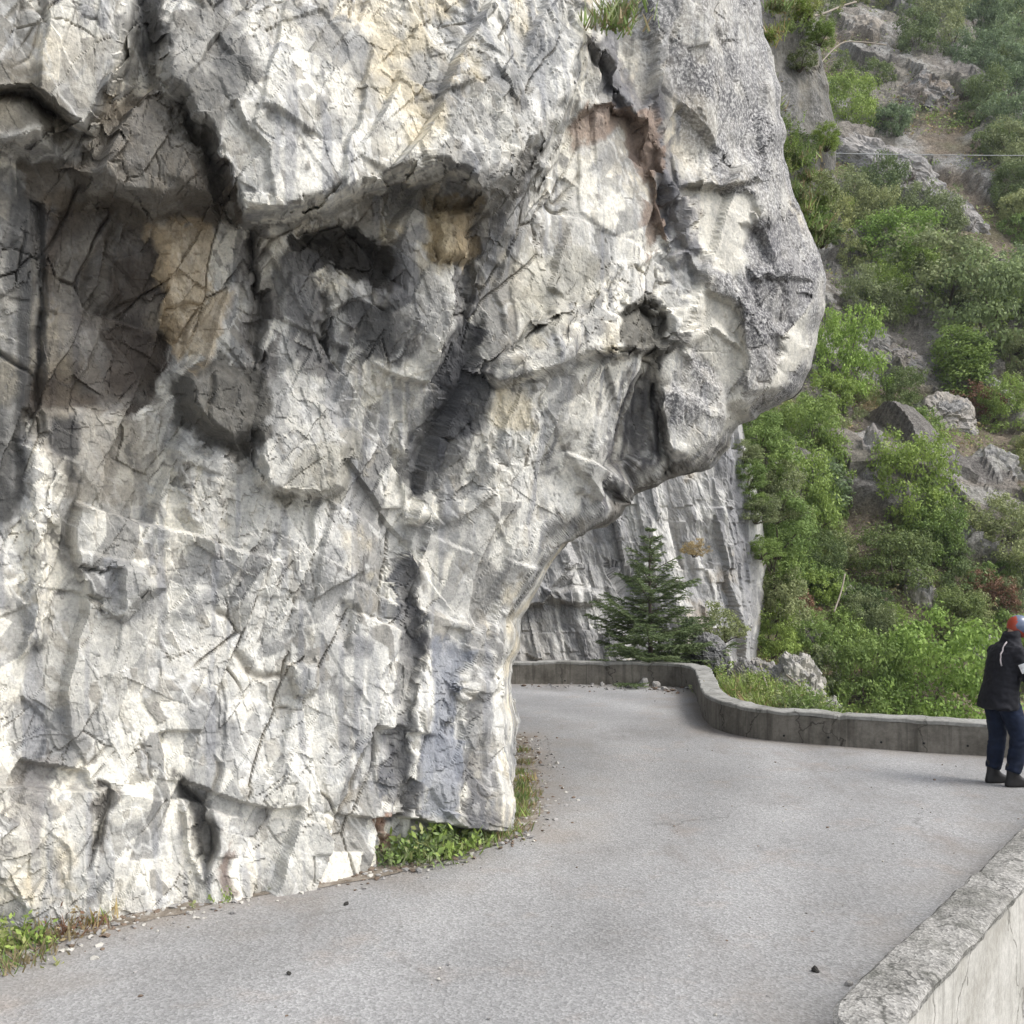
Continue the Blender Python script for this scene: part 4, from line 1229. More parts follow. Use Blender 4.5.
# stones at the foot of the far wall and on the road
STONE = rock_material('loose_stone')
stone_me = [rock_mesh('stone', 640 + k, 2, .4, (.42, .40, .37), mat=STONE) for k in range(4)]
def stone(px, py, wpx, label, seed, dark=False, group=None):
    D = F * H / (py - HOR); r = wpx / F * D / 2
    random.seed(seed)
    me = stone_me[seed % 4] if not dark else DARKSTONE
    o = add('stone', me, None, ((px - 512) / F * D, D, r * .45), (random.random(), random.random(), random.random() * 6), (r, r * .85, r * .7))
    return tag(o, label, 'stone', group)
DARKSTONE = rock_mesh('stone', 650, 2, .4, (.06, .055, .05), (.03, .03, .03), mat=plain('dark_stone', (.035, .033, .03), .9))
stone(644, 686, 10, 'largest pale stone at the foot of the far parapet', 1)
stone(656, 687, 8, 'pale stone beside the largest one by the parapet', 2)
stone(630, 688, 6, 'small stone left of the largest parapet stone', 3)
stone(664, 690, 6, 'small stone right of the paired parapet stones', 4)
stone(602, 686, 5, 'lone small stone under the far parapet', 5)
stone(692, 689, 6, 'stone lying in the parapet corner', 6)
stone(346, 905, 5, 'dark pebble on the asphalt near the cliff weeds', 7, True)
stone(815, 972, 8, 'dark clod on the asphalt near the white parapet', 8, True)
stone(289, 974, 5, 'small dark pebble on the near asphalt', 9, True)
stone(849, 986, 8, 'small stone against the white parapet end', 10)


def debris(name, label, pts, n, seed, sz, cols, spread, z=.0):
    rng = np.random.default_rng(seed)
    V, Fc, mi = [], [], []
    pts = np.array(pts, float)
    seg = rng.integers(0, len(pts) - 1, n); t = rng.random(n)
    c = pts[seg] * (1 - t)[:, None] + pts[seg + 1] * t[:, None]
    c = c + rng.normal(size=(n, 2)) * spread
    bm = bmesh.new(); bmesh.ops.create_icosphere(bm, subdivisions=1, radius=1)
    B = np.array([v.co[:] for v in bm.verts]); BF = np.array([[v.index for v in f.verts] for f in bm.faces]); bm.free()
    s = sz * (rng.random(n) ** 2.5 + .18)
    for i in range(n):
        q = B * (1 + .35 * rng.normal(size=(len(B), 1))) * s[i] * np.array([1, .8 + .4 * rng.random(), .6])
        a = rng.random() * 6.28
        R = np.array([[math.cos(a), -math.sin(a), 0], [math.sin(a), math.cos(a), 0], [0, 0, 1]])
        V.append(q @ R.T + np.array([c[i][0], c[i][1], z + s[i] * .3])); Fc.append(BF + i * len(B)); mi += [int(rng.integers(0, len(cols)))] * len(BF)
    o = add(name, np_mesh(name, np.concatenate(V), np.concatenate(Fc), cols, matidx=mi))
    return tag(o, label, name.replace('_', ' '), kind='stuff')


GR = [plain('grit_pale', (.42, .40, .36)), plain('grit_grey', (.26, .25, .24)), plain('grit_brown', (.16, .12, .09))]



def verge():
    """dirt strip between cliff foot and asphalt"""
    inner = smooth_path([(x - .55, y + .55) for x, y in foot], 8)
    outer = smooth_path([(x + .10, y - .16) for x, y in foot], 8)
    outer = outer + np.random.default_rng(3).normal(size=outer.shape) * .02
    poly = [tuple(p) for p in inner] + [tuple(p) for p in outer[::-1]]
    m, nt, b = new_mat('verge_dirt', .95, .1)
    co = coords(nt)
    c = ramp(nt, noise(nt, co, 7, 6, .7), [(.3, (.11, .09, .07)), (.5, (.22, .19, .155)), (.7, (.36, .33, .29))])
    nt.links.new(c, b.inputs['Base Color']); bump(nt, b, noise(nt, co, 30, 5, .7), .8, .02)
    return poly_mesh('verge', poly, .004, m)


tag(add('verge', verge()), 'dirt strip between cliff foot and asphalt', 'verge', kind='structure')
debris('gravel', 'loose grit along the foot of the big cliff', foot, 2900, 12, .022, GR, .17)
debris('rubble', 'scattered rock chips along the far parapet', [(.3, 19.1), (1.5, 19.0), (2.6, 18.8), (3.0, 18.4)], 170, 13, .042, [GR[1], GR[2], GR[1]], .28)
debris('grit', 'thin scatter of grit over the whole asphalt', [gp(200, 1000), gp(600, 900), gp(850, 800), gp(700, 720), gp(900, 780), gp(760, 980)], 260, 14, .012, GR, .9)


# ------------------------------------------------------------------ weeds
def tuft_mesh(name, seed, n, h, spread, mats, width=.008, leafy=0, leafsize=.03):
    rng = np.random.default_rng(seed)
    V, Fc, mi = [], [], []
    def quad(a, b, c, d, m):
        k = len(V); V.extend([a, b, c, d]); Fc.append((k, k + 1, k + 2, k + 3)); mi.append(m)
    for i in range(n):
        b = np.array([rng.normal() * spread, rng.normal() * spread, 0])
        d = np.array([rng.normal() * .5, rng.normal() * .5, 1.0]); d /= np.linalg.norm(d)
        L = h * (.45 + .7 * rng.random())
        side = np.cross(d, rng.normal(size=3)); side /= np.linalg.norm(side)
        mid = b + d * L * .55
        droop = np.array([d[0], d[1], 0]) * L * .35 + np.array([0, 0, L * .25])
        tip = mid + droop
        m = int(rng.integers(0, len(mats)))
        w = width * (.7 + .6 * rng.random())
        quad(b - side * w, b + side * w, mid + side * w * .8, mid - side * w * .8, m)
        quad(mid - side * w * .8, mid + side * w * .8, tip + side * w * .1, tip - side * w * .1, m)
        for j in range(leafy):
            t = rng.random(); p = b + (mid - b) * t * 1.6
            nrm = rng.normal(size=3) + np.array([0, 0, .8]); nrm /= np.linalg.norm(nrm)
            a = np.cross(nrm, rng.normal(size=3)); a /= np.linalg.norm(a); bb = np.cross(nrm, a); s = leafsize * (.6 + .8 * rng.random())
            p = p + rng.normal(size=3) * leafsize
            quad(p - a * s, p - bb * s * .5, p + a * s, p + bb * s * .5, m)
    return np_mesh(name, np.array(V), np.array(Fc), mats, matidx=mi)


L = LEAF
GRASSY = tuft_mesh('grass_tuft', 1, 130, .15, .07, [L['greygreen'], L['yellow'], L['green'], L['dry']], .005)
WEEDY = tuft_mesh('weed', 2, 46, .15, .08, [L['green'], L['greygreen'], L['green']], .004, 9, .016)
WEEDB = tuft_mesh('weed', 3, 46, .18, .09, [L['blue'], L['green'], L['greygreen']], .005, 8, .02)
DRYT = tuft_mesh('grass_tuft', 4, 110, .15, .09, [L['dry'], L['yellow'], L['dry']], .005)
REDT = tuft_mesh('weed', 5, 60, .14, .10, [L['rust'], L['dry']], .005, 3, .016)
BIGG = tuft_mesh('grass_tuft', 6, 150, .5, .16, [L['green'], L['yellow'], L['greygreen'], L['dry']], .014, 1, .04)
BIGW = tuft_mesh('weed', 7, 60, .5, .2, [L['green'], L['greygreen'], L['yellow']], .008, 26, .026)
random.seed(5)
def plant(me, name, cat, x, y, z, s, label, group=None):
    o = add(name, me, None, (x, y, z), (random.uniform(-.15, .15), random.uniform(-.15, .15), random.random() * 6.28), (s, s, s * random.uniform(.85, 1.1)))
    return tag(o, label, cat, group)
def foot_plant(me, name, px, py, s, label, group=None):
    x, y = gp(px, py); return plant(me, name, 'weed' if name == 'weed' else 'grass tuft', x, y, 0, s, label, group)
foot_plant(WEEDY, 'weed', 226, 896, .85, 'small fresh green weed alone at the cliff foot')
foot_plant(WEEDY, 'weed', 8, 948, 1.3, 'green weed in the dry grass at the far left cliff foot')
foot_plant(DRYT, 'grass_tuft', 40, 944, 1.2, 'straw coloured tuft beside the left green weed')
foot_plant(REDT, 'weed', 72, 930, 1.2, 'reddish withered weed at the cliff foot')
foot_plant(DRYT, 'grass_tuft', 92, 922, 1.0, 'dry tuft right of the reddish withered weed')
foot_plant(DRYT, 'grass_tuft', 18, 966, .9, 'pale dry tuft lowest at the road edge')
foot_plant(WEEDB, 'weed', 262, 888, .4, 'tiny weed right of the lone fresh weed')
row = [(398, 862, WEEDY, 1.1), (412, 858, WEEDB, 1.3), (428, 853, WEEDB, 1.7), (440, 851, WEEDY, 1.5), (452, 848, WEEDB, 1.4), (464, 844, GRASSY, 1.0), (476, 842, GRASSY, 1.2), (488, 838, GRASSY, 1.1), (500, 835, GRASSY, 1.1), (510, 830, DRYT, 1.0),
       (519, 816, GRASSY, .9), (523, 808, DRYT, .8), (521, 802, GRASSY, 1.0), (525, 796, DRYT, .8), (522, 790, GRASSY, .9), (524, 782, DRYT, .8), (521, 774, GRASSY, .7), (523, 764, DRYT, .8), (521, 752, DRYT, .8), (404, 860, WEEDY, .8), (434, 856, WEEDY, .9), (458, 850, DRYT, .8), (470, 846, WEEDB, .8), (494, 838, DRYT, .8), (505, 833, WEEDY, .7), (420, 852, WEEDY, 1.2), (446, 846, GRASSY, 1.2), (482, 834, DRYT, 1.1)]
for px, py, me, s in row:
    nm = 'weed' if me in (WEEDY, WEEDB) else 'grass_tuft'
    foot_plant(me, nm, px, py, s, 'leafy green weed in the row at the rock corner' if nm == 'weed' else 'grass tuft in the row at the rock corner foot',
               'weeds at the rock corner' if nm == 'weed' else 'grass tufts at the rock corner')

# bank behind the far parapet: grass and herbs
random.seed(17)
for k in range(75):
    px = random.uniform(696, 800); py = random.uniform(668, 712)
    D = random.uniform(14.2, 21.5)
    x = random.uniform(3.4, 5.6); y = random.uniform(13.6, 21.5)
    if sdf_poly(np.array([x]), np.array([y]), RP)[0] > -.35: continue
    z = float(hill_h([x], [y])[0])
    me = random.choice([BIGG, BIGG, BIGW, BIGW])
    nm = 'grass_tuft' if me is BIGG else 'weed'
    plant(me, nm, 'grass tuft' if me is BIGG else 'weed', x, y, z - .03, random.uniform(.4, .95),
          'long grass tuft on the bank behind the parapet bend' if me is BIGG else 'leafy herb on the bank behind the parapet bend',
          'grass tufts on the bank' if me is BIGG else 'herbs on the bank')


# tufts in the groove of the cliff and at its top
def cliff_plant(px, py, D, me, nm, s, label, group=None):
    x, y, z = P(px, py, D); o = plant(me, nm, 'weed' if nm == 'weed' else 'grass tuft', x, y, z, s, label, group); return o
for (px, py) in ((778, 150), (784, 172), (790, 190), (782, 128), (800, 215), (806, 232), (812, 248), (820, 240), (772, 108), (790, 160), (796, 200), (770, 40), (778, 10), (790, 30), (800, 12), (808, 180), (800, 165), (815, 205), (764, 82)):
    D = 11.4 + (px - 770) * .02
    cliff_plant(px, py, D, random.choice([BIGG, BIGW, BIGG]), 'grass_tuft', random.uniform(.3, .6), 'grass tuft rooted in the groove of the cliff edge', 'grass tufts in the cliff groove')
cliff_plant(612, 28, 8.05, GRASSY, 'grass_tuft', 1.6, 'small grass tuft high in a crack of the cliff')
cliff_plant(622, 14, 8.05, GRASSY, 'grass_tuft', 1.3, 'second grass tuft above the crack tuft high up')
# ------------------------------------------------------------------ spruce
def spruce(x, y, z, h):
    root = bpy.data.objects.new('spruce_tree', None); root.location = (x, y, z); COL.objects.link(root)
    tag(root, 'young dark green spruce growing behind the far parapet', 'tree')
    rng = np.random.default_rng(91)
    mb = MB(); mb.tube([(0, 0, -.5), (.01, 0, h * .3), (-.01, 0, h * .7), (0, 0, h)], [.055, .045, .022, .004], 8)
    add('trunk', mb.mesh('trunk', BARK, True), root)
    V, Fc = [], []
    br = MB()
    def needle_twig(a, b, w):
        """flat sprig of needles on both sides of a twig"""
        d = b - a; L_ = np.linalg.norm(d); d = d / L_
        up = np.array([0, 0, 1.]); s = np.cross(d, up); s /= np.linalg.norm(s) + 1e-9
        n = max(4, int(L_ / .016))
        for i in range(n):
            p = a + d * L_ * (i + rng.random()) / n
            for sg in (-1, 1):
                q = s * sg * (.8 + .3 * rng.random()) + d * .7 + up * (rng.normal() * .35 + .1)
                q /= np.linalg.norm(q)
                tip = p + q * w * (.7 + .5 * rng.random())
                wv = np.cross(q, rng.normal(size=3)); wv = wv / np.linalg.norm(wv) * .008
                k = len(V); V.extend([p - wv, p + wv, tip + wv * .4, tip - wv * .4]); Fc.append((k, k + 1, k + 2, k + 3))
    nwh = 15
    for w_ in range(nwh):
        t = w_ / (nwh - 1)
        zz = h * (.06 + .90 * t)
        Lb = (1.42 * (1 - t) ** .9 + .06) * h / 2.8
        nb = 6
        for k in range(nb):
            az = 2 * math.pi * (k + rng.random() * .7) / nb + w_ * .7
            ll = Lb * (.5 + .65 * rng.random())
            dirv = np.array([math.cos(az), math.sin(az), 0])
            rise = (.12 + .75 * t) + rng.normal() * .16
            p0 = np.array([0, 0, zz])
            p1 = p0 + dirv * ll * .55 + np.array([0, 0, ll * (rise * .5 - .05)])
            p2 = p0 + dirv * ll + np.array([0, 0, ll * rise * .75])
            br.tube([p0, p1, p2], [.012, .008, .003], 4)
            ns = max(3, int(ll / .08))
            for j in range(ns):
                s_ = .12 + .88 * (j + .4) / ns
                base = p0 + (p1 - p0) * min(1, s_ / .55) if s_ < .55 else p1 + (p2 - p1) * (s_ - .55) / .45
                for sg in (-1, 1):
                    side = np.array([-dirv[1], dirv[0], 0]) * sg
                    tl = ll * .42 * (1.08 - s_ * .85) * (.6 + .6 * rng.random()) + .04
                    e = base + (side * .8 + dirv * .65 + np.array([0, 0, rng.normal() * .12 - .05])) * tl
                    needle_twig(base, e, .06)
            needle_twig(p1, p2, .055)
    add('crown', np_mesh('crown', np.array(V), np.array(Fc), LEAF['spruce']), root)
    add('branch', br.mesh('branch', BARK), root)
    return root


spruce((650 - 512) / F * 20.4, 20.4, -.15, 3.2)
# smaller spruce seedling right of it, and a pale shrub
x, y = (683 - 512) / F * 20.0, 20.0


def small_shrub(x, y, z, s, colour, shape, label, name='shrub'):
    crown, st = bush_meshes(shape, colour)
    o = add(name, None, None, (x, y, z), (0, 0, random.random() * 6), s); tag(o, label, 'shrub'); add('foliage', crown, o); add('stem', st, o)
    return o


small_shrub((690 - 512) / F * 20.9, 20.9, .1, (.42, .42, .55), 'spruce', 3, 'dark low evergreen beside the spruce')
small_shrub((722 - 512) / F * 21.3, 21.3, .6, (.5, .5, .55), 'greygreen', 4, 'pale feathery shrub between spruce and rear cliff')
small_shrub((712 - 512) / F * 20.4, 20.4, -.05, (.4, .4, .35), 'green', 2, 'low green shrub behind the parapet bend')

small_shrub(P(694, 552, 22.7)[0], 22.7, P(0, 556, 22.7)[2], (.33, .3, .25), 'dry', 4, 'dry orange herb stuck halfway up the rear cliff')
for k, (px, py, sc) in enumerate(((747, 478, .5), (756, 512, .5), (762, 548, .42), (744, 452, .4), (750, 500, .4))):
    o = small_shrub(*P(px, py + 10, 24.9), (sc * 1.2, sc * 1.2, sc * .8), 'greygreen' if k % 2 else 'yellow', 7, 'yellow-green herb clump on the rear cliff shoulder'); o['group'] = 'herb clumps on the rear cliff shoulder'

for k, (px, py, sc) in enumerate(((800, 60, .2), (820, 34, .2), (798, 150, .26), (818, 196, .3), (808, 226, .3), (822, 236, .24), (806, 10, .22), (826, 140, .2))):
    o = small_shrub(*P(px, py + 10, 12.3), (sc, sc, sc * .9), ('greygreen', 'yellow', 'dark')[k % 3], (4, 7, 2)[k % 3], 'thin twiggy shrub clinging to the rib beside the cliff edge'); o['group'] = 'shrubs on the cliff rib'

for k, (px, py, sc) in enumerate(((768, 640, .8), (770, 610, .9), (773, 575, .8), (774, 540, .9), (770, 505, .8), (764, 470, .8), (756, 440, .7))):
    o = small_shrub(*P(px + 4, py + 14, 26.2), (sc, sc, sc * 1.1), ('green', 'greygreen', 'yellow')[k % 3], (6, 7, 2)[k % 3], 'leafy shrub growing against the right edge of the rear cliff'); o['group'] = 'shrubs along the rear cliff edge'

# bare branches
def branch(name, pts, r, label):
    mb = MB(); mb.tube(smooth3(pts), r, 6); o = add(name, mb.mesh(name, TWIG, True)); return tag(o, label, 'branch')
def smooth3(pts, n=6):
    return [tuple(p) for p in smooth_path(pts, n)]
def path3(px, D): return [P(a, b, d) for (a, b), d in zip(px, D)]
branch('dead_branch', path3([(786, 675), (797, 684), (806, 697), (808, 722)], [16.2, 16, 15.8, 15.6]), .018, 'bare arched branch over the pale bank rock')
branch('dead_branch', path3([(760, 664), (766, 684), (778, 716)], [17, 16.4, 15.6]), .016, 'bare straight branch left of the arched one')
branch('dead_branch', path3([(845, 574), (841, 592), (834, 612)], [29, 28.6, 28.0]), .022, 'pale dead stem standing in the gully')
branch('dead_branch', path3([(800, 18), (822, 14), (842, 6), (856, 2)], [16, 17, 18, 18.5]), .018, 'pale bare branch reaching out over the gap above')
branch('dead_branch', path3([(818, 66), (840, 44), (860, 42), (886, 45)], [18, 19, 19.5, 20]), .014, 'thin bare twig arching below the upper bare branch')

# overhead cable
mb = MB()
a, b_ = Vector(P(640, 148, 36)), Vector(P(1320, 150, 44))
mb.tube([a.lerp(b_, i / 24) - Vector((0, 0, .25 * math.sin(math.pi * i / 24))) for i in range(25)], .015, 6)
tag(add('overhead_cable', mb.mesh('overhead_cable', plain('cable_grey', (.28, .29, .29), .5), True)), 'thin grey cable strung across the gorge in front of wood', 'cable')


# ------------------------------------------------------------------ the rider
def evaluated(o):
    dg = bpy.context.evaluated_depsgraph_get(); dg.update()
    me = bpy.data.meshes.new_from_object(o.evaluated_get(dg)); return me


def skin(name, verts, edges, radii, mat, root=0, sub=2):
    me = bpy.data.meshes.new(name); bm = bmesh.new()
    lay = bm.verts.layers.skin.verify()
    vs = []
    for i, v_ in enumerate(verts):
        w = bm.verts.new(v_); r = radii[i]; w[lay].radius = (r, r) if isinstance(r, (int, float)) else r; w[lay].use_root = (i == root); vs.append(w)
    for e in edges: bm.edges.new((vs[e[0]], vs[e[1]]))
    bm.to_mesh(me); bm.free()
    o = bpy.data.objects.new(name, me); COL.objects.link(o)
    s = o.modifiers.new('s', 'SKIN'); s.use_smooth_shade = True
    d = o.modifiers.new('d', 'SUBSURF'); d.levels = sub; d.render_levels = sub
    m2 = evaluated(o)
    bpy.data.objects.remove(o)
    m2.materials.clear(); m2.materials.append(mat)
    m2.polygons.foreach_set('use_smooth', [True] * len(m2.polygons))
    return m2


def voxel(name, me, size, mat, smooth=4, wr=0, seed=0):
    o = bpy.data.objects.new(name, me); COL.objects.link(o)
    r = o.modifiers.new('r', 'REMESH'); r.mode = 'VOXEL'; r.voxel_size = size
    s = o.modifiers.new('s', 'SMOOTH'); s.iterations = smooth; s.factor = .5
    m2 = evaluated(o); bpy.data.objects.remove(o)
    if wr:
        n = len(m2.vertices); co = np.empty(n * 3, np.float32); m2.vertices.foreach_get('co', co); co = co.reshape(-1, 3).astype(float)
        no = np.empty(n * 3, np.float32); m2.vertices.foreach_get('normal', no); no = no.reshape(-1, 3)
        w = fbm(co * np.array([9, 9, 15]), 3, seed); w = 1 - np.abs(w) * 2
        co = co + no * (w * wr)[:, None]
        m2.vertices.foreach_set('co', co.astype(np.float32).ravel())
    m2.materials.clear(); m2.materials.append(mat)
    m2.polygons.foreach_set('use_smooth', [True] * len(m2.polygons)); m2.update()
    return m2


def ell(c, rf, rr, n=20, tilt=0.0, p=2.0):
    """horizontal ring, x forward, y to the figure's left"""
    out = []
    for k in range(n):
        a = 2 * math.pi * k / n
        ca, sa = math.cos(a), math.sin(a)
        x = rf * math.copysign(abs(ca) ** (2 / p), ca); y = rr * math.copysign(abs(sa) ** (2 / p), sa)
        out.append((c[0] + x, c[1] + y, c[2] + tilt * x))
    return out


def rider():
    SKINM = plain('skin', (.55, .36, .27), .6); JACK = plain('jacket_black', (.010, .010, .014), .75, .3, 30, .3, 60, .3, .004)
    JEAN = plain('denim_dark_blue', (.009, .014, .030), .85, .2, 9, .5, 120, .3, .002); BOOT = plain('boot_black', (.016, .015, .015), .6, .4, 30, .3)
    ORANGE = plain('helmet_orange', (.33, .05, .022), .4, .5, 8, .1); GREY = plain('helmet_grey_blue', (.11, .135, .20), .25, .5, 8, .2)
    WHITE = plain('patch_white', (.75, .75, .75), .6); PIPE = plain('piping_grey', (.45, .40, .40), .5); DARKV = plain('visor_dark', (.015, .015, .02), .1, .6)
    # joints: x forward, y left, z up
    hip = (-.01, 0, .93)
    kl, kr = (.03, .10, .50), (.13, -.115, .51)
    al, ar_ = (-.03, .095, .09), (.05, -.12, .09)
    chest = (.045, 0, 1.28); neck = (.12, 0, 1.50); head = (.185, 0, 1.645)
    sl, sr = (.07, .195, 1.375), (.07, -.195, 1.375)
    el, er = (.15, .27, 1.13), (.14, -.275, 1.13)
    wl, wr_ = (.40, .17, 1.10), (.39, -.17, 1.08)
    verts = [hip, chest, neck, head, (.215, 0, 1.73), (0, .095, .90), kl, al, (0, -.095, .90), kr, ar_, sl, el, wl, sr, er, wr_, (.11, .095, .03), (.19, -.12, .03)]
    rad = [(.14, .12), (.155, .12), .06, .085, .07, .085, .06, .045, .085, .06, .045, .06, .042, .028, .06, .042, .028, .035, .035]
    edges = [(0, 1), (1, 2), (2, 3), (3, 4), (0, 5), (5, 6), (6, 7), (0, 8), (8, 9), (9, 10), (1, 11), (11, 12), (12, 13), (1, 14), (14, 15), (15, 16), (7, 17), (10, 18)]
    # hands: palm and five fingers each
    for sgn, wi in ((1, 13), (-1, 16)):
        w = Vector(verts[wi]); fw = Vector((.93, -sgn * .2, -.28)).normalized(); lat = Vector((0, -sgn, 0))
        palm = len(verts); verts.append(tuple(w + fw * .07)); rad.append((.034, .018)); edges.append((wi, palm))
        for k, (off, ln) in enumerate(((.030, .062), (.010, .07), (-.010, .066), (-.030, .052))):
            b0 = len(verts); k0 = w + fw * .09 + lat * off
            verts += [tuple(k0), tuple(k0 + fw * ln * .55 + Vector((0, 0, -.012))), tuple(k0 + fw * ln * .75 + Vector((0, 0, -.045)))]; rad += [.0095, .0085, .007]
            edges += [(palm, b0), (b0, b0 + 1), (b0 + 1, b0 + 2)]
        b0 = len(verts); verts += [tuple(w + fw * .045 + lat * .038), tuple(w + fw * .085 + lat * .055 + Vector((0, 0, -.02)))]; rad += [.011, .009]
        edges += [(palm, b0), (b0, b0 + 1)]
    body = skin('person', verts, edges, rad, SKINM)
    root = add('person', body)
    tag(root, 'person in black jacket, dark jeans and orange helmet standing with back turned', 'person')
    # jacket
    m = MB()
    m.rings([ell((-.035, 0, .80), .168, .225, 24, 0, 2.3), ell((-.03, 0, .86), .168, .222, 24, 0, 2.3), ell((-.015, 0, 1.0), .155, .21, 24, .1), ell((.02, 0, 1.15), .155, .21, 24, .15), ell((.045, 0, 1.28), .15, .22, 24, .2),
             ell((.06, 0, 1.39), .13, .225, 24, .25), ell((.075, 0, 1.46), .105, .17, 24, .3), ell((.105, 0, 1.505), .088, .10, 24, .35), ell((.13, 0, 1.60), .082, .085, 24, .35)])
    for s_, e_, w_ in ((sl, el, wl), (sr, er, wr_)):
        s_, e_, w_ = Vector(s_), Vector(e_), Vector(w_)
        m.tube([s_ + (Vector((.06, 0, 1.40)) - s_) * .5, s_, s_.lerp(e_, .5), e_, e_.lerp(w_, .5), w_.lerp(e_, .06)], [.06, .082, .078, .072, .066, .052], 16)
    add('jacket', voxel('jacket', m.mesh('j', JACK), .013, JACK, 4, .013, 701), root)
    # jeans
    m = MB()
    m.rings([ell((-.02, 0, 1.0), .135, .175), ell((-.02, 0, .90), .145, .18), ell((-.01, 0, .82), .13, .175)])
    for h_, k_, a_, sy in (((-.005, .092, .90), kl, al, 1), ((.01, -.092, .90), kr, ar_, -1)):
        h_, k_, a_ = Vector(h_), Vector(k_), Vector(a_)
        m.tube([h_, h_.lerp(k_, .3), h_.lerp(k_, .7), k_, k_.lerp(a_, .35), k_.lerp(a_, .7), a_ + Vector((0, 0, .06))], [.10, .105, .092, .083, .08, .074, .07], 18)
    add('jeans', voxel('jeans', m.mesh('j', JEAN), .013, JEAN, 3, .010, 711), root)
    # boots
    for a_, toe in ((al, (.13, .12)), (ar_, (.17, -.13))):
        m = MB()
        ax, ay = a_[0], a_[1]
        dx = .17
        m.rings([ell((ax, ay, .24), .062, .058, 16), ell((ax, ay, .14), .06, .055, 16), ell((ax + .015, ay, .095), .085, .055, 16), ell((ax + .06, ay, .06), .135, .054, 16, -.1, 2.4), ell((ax + .065, ay, .028), .15, .056, 16, 0, 2.6), ell((ax + .065, ay, .0), .15, .056, 16, 0, 2.6)])
        add('boot', voxel('boot', m.mesh('b', BOOT), .012, BOOT, 2), root)
    # helmet: open shell with chin bar and peak
    bm = bmesh.new(); bmesh.ops.create_uvsphere(bm, u_segments=40, v_segments=28, radius=1)
    for v_ in bm.verts:
        x, yy, z = v_.co
        sx = .150 if x > 0 else .140
        v_.co = Vector((x * sx * (1.08 if z < -.2 and x > 0 else 1), yy * .122, z * (.135 if z > 0 else .150)))
        if z < -.72: v_.co.z = -.72 * .150
    dele = [f_ for f_ in bm.faces if f_.calc_center_median().z < -.105]
    bmesh.ops.delete(bm, geom=dele, context='FACES')
    for f_ in bm.faces:
        c = f_.calc_center_median(); ph = math.degrees(math.atan2(c.z, c.x))
        if c.x > .075 and -.045 < c.z < .05 and abs(c.y) < .10: f_.material_index = 2
        elif c.x > -.085 - .35 * c.z and c.z > -.065: f_.material_index = 1
        elif abs(c.y) < .02 and c.z > .05: f_.material_index = 1
    me = bpy.data.meshes.new('helmet'); bm.to_mesh(me); bm.free()
    for mt in (ORANGE, GREY, DARKV): me.materials.append(mt)
    me.polygons.foreach_set('use_smooth', [True] * len(me.polygons))
    hel = add('helmet', me, root, (.205, 0, 1.655), (0, math.radians(34), math.radians(-8)), (.84, .84, .84))
    m = MB()
    m.rings([[(.10, yy, .075 + .018 * (1 - (yy / .1) ** 2)), (.23, yy * .8, .062 + .012 * (1 - (yy / .1) ** 2)), (.23, yy * .8, .056 + .012 * (1 - (yy / .1) ** 2)), (.10, yy, .066 + .018 * (1 - (yy / .1) ** 2))] for yy in (-.1, -.06, 0, .06, .1)])
    add('peak', m.mesh('peak', GREY), hel)
    # sleeve patch on the right arm, shoulder piping on the back
    s_, e_ = Vector(sr), Vector(er); ax_ = (e_ - s_).normalized()
    m = MB()
    side = Vector((-.95, -1, .1)); side = (side - ax_ * side.dot(ax_)).normalized(); tg = ax_.cross(side)
    rg = []
    for i in range(4):
        t = .38 + .36 * i / 3
        c = s_.lerp(e_, t); rr = .093
        ring = [c + (side * math.cos(th) + tg * math.sin(th)) * rr for th in (-.45, -.15, .15, .45)]
        rg.append(ring)
    for i in range(3):
        for k in range(3): m.face([rg[i][k], rg[i][k + 1], rg[i + 1][k + 1], rg[i + 1][k]])
    add('sleeve_patch', m.mesh('sleeve_patch', WHITE, True), root)
    jk = [o for o in root.children if o.name.startswith('jacket')][0].data
    from mathutils.bvhtree import BVHTree
    bv = BVHTree.FromPolygons([v_.co for v_ in jk.vertices], [p.vertices[:] for p in jk.polygons])
    pts = []
    for i in range(9):
        t = i / 8
        o_ = Vector((-.6, -.10 + -.02 * t + .20 * 0 + .0, 1.49 - .24 * t)); o_.y = -.055 - .075 * t
        hit = bv.ray_cast(o_, Vector((1, 0, 0)))
        if hit[0]: pts.append(hit[0] + hit[1] * .003)
    m = MB(); m.tube(pts, .008, 6); add('piping', m.mesh('piping', PIPE, True), root)
    pts2 = [Vector((p.x, -p.y, p.z)) for p in pts]
    return root


rd = rider()
rd.location = ((1001 - 512) / F * 10.72, 10.72, 0)
rd.rotation_euler = (0, 0, math.radians(9))

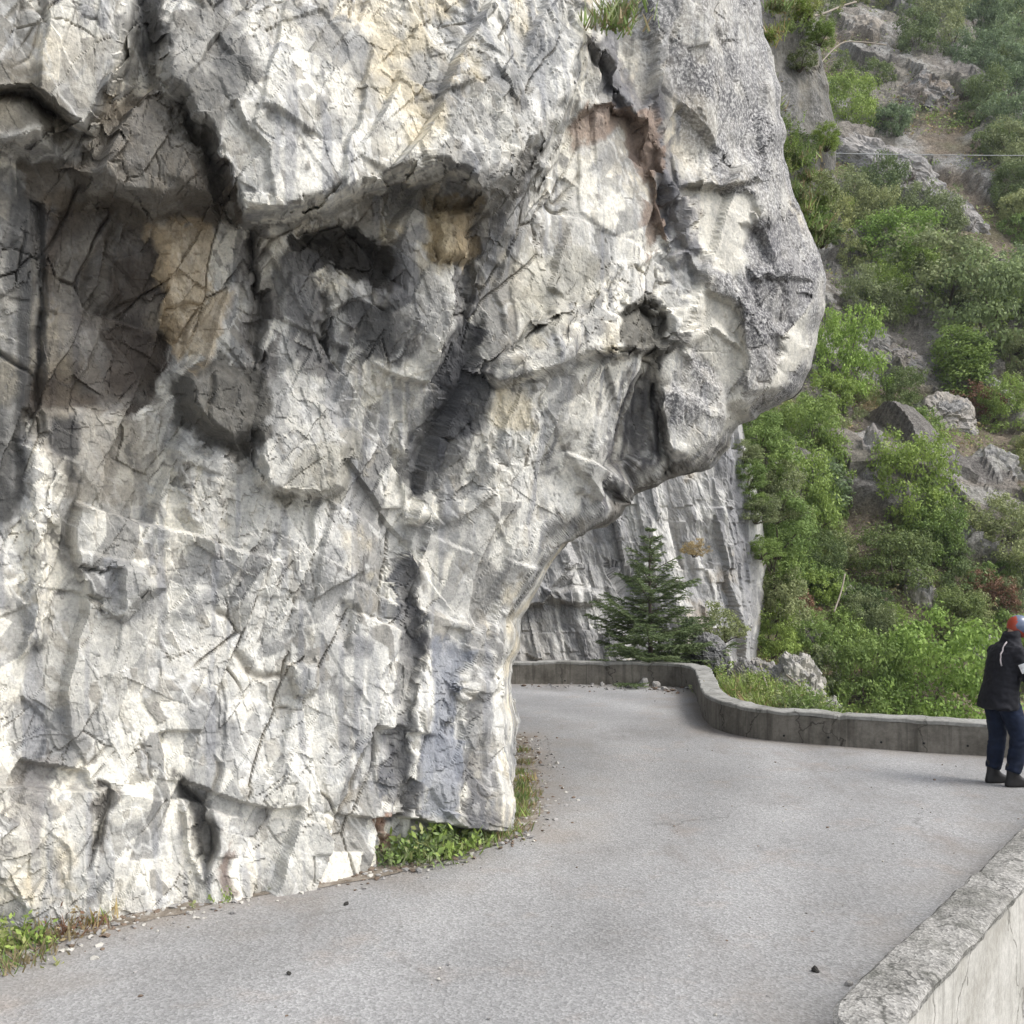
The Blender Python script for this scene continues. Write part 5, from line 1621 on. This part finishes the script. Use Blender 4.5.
# ------------------------------------------------------------------ air of the gorge
mb = MB()
x0, x1, y0, y1, z0, z1 = -70, 260, -8, 156, -20, 142
c8 = [(x0, y0, z0), (x1, y0, z0), (x1, y1, z0), (x0, y1, z0), (x0, y0, z1), (x1, y0, z1), (x1, y1, z1), (x0, y1, z1)]
for q in ((0, 3, 2, 1), (4, 5, 6, 7), (0, 1, 5, 4), (1, 2, 6, 5), (2, 3, 7, 6), (3, 0, 4, 7)): mb.face([c8[i] for i in q])
hm = bpy.data.materials.new('haze'); hm.use_nodes = True; hn = hm.node_tree; hn.nodes.remove(hn.nodes['Principled BSDF'])
pv = hn.nodes.new('ShaderNodeVolumePrincipled'); pv.inputs['Color'].default_value = (.86, .92, 1, 1); pv.inputs['Density'].default_value = HAZE; pv.inputs['Anisotropy'].default_value = .2
hn.links.new(pv.outputs[0], hn.nodes['Material Output'].inputs['Volume'])
if HAZE: tag(add('haze', mb.mesh('haze', hm)), 'thin pale haze in the air of the gorge', 'haze', kind='stuff')

# ------------------------------------------------------------------ light, camera, view
w = bpy.data.worlds.new('World'); scene.world = w; w.use_nodes = True
nt = w.node_tree
sky = nt.nodes.new('ShaderNodeTexSky'); sky.sky_type = 'NISHITA'; sky.sun_disc = False
EL, AZ = math.radians(50), math.radians(110)      # azimuth measured from +Y towards +X
sky.sun_elevation = EL; sky.sun_rotation = AZ
sky.air_density = 1.0; sky.dust_density = 2.5; sky.ozone_density = 1.0
bg = nt.nodes['Background']; bg.inputs['Strength'].default_value = .15
hsv = nt.nodes.new('ShaderNodeHueSaturation'); hsv.inputs['Saturation'].default_value = .32      # thin overcast
nt.links.new(sky.outputs['Color'], hsv.inputs['Color']); nt.links.new(hsv.outputs['Color'], bg.inputs['Color'])
sl = bpy.data.lights.new('sun', 'SUN'); sl.energy = 1.05; sl.angle = math.radians(22); sl.color = (1, .965, .92)
so = bpy.data.objects.new('sun', sl); COL.objects.link(so)
d = Vector((math.sin(AZ) * math.cos(EL), math.cos(AZ) * math.cos(EL), math.sin(EL)))
so.rotation_euler = (-d).to_track_quat('-Z', 'Y').to_euler()

cam = bpy.data.cameras.new('camera'); co_ = bpy.data.objects.new('camera', cam); COL.objects.link(co_)
co_.location = (0, 0, H); co_.rotation_euler = (math.radians(90), 0, 0)
cam.sensor_width = 36; cam.lens = 36; cam.shift_y = 48 / 1024; cam.clip_start = .05; cam.clip_end = 1000
scene.camera = co_
scene.view_settings.view_transform = 'Standard'; scene.view_settings.look = 'None'; scene.view_settings.gamma = 1
scene.view_settings.exposure = 1.14
scene.cycles.max_bounces = 6; scene.cycles.diffuse_bounces = 3
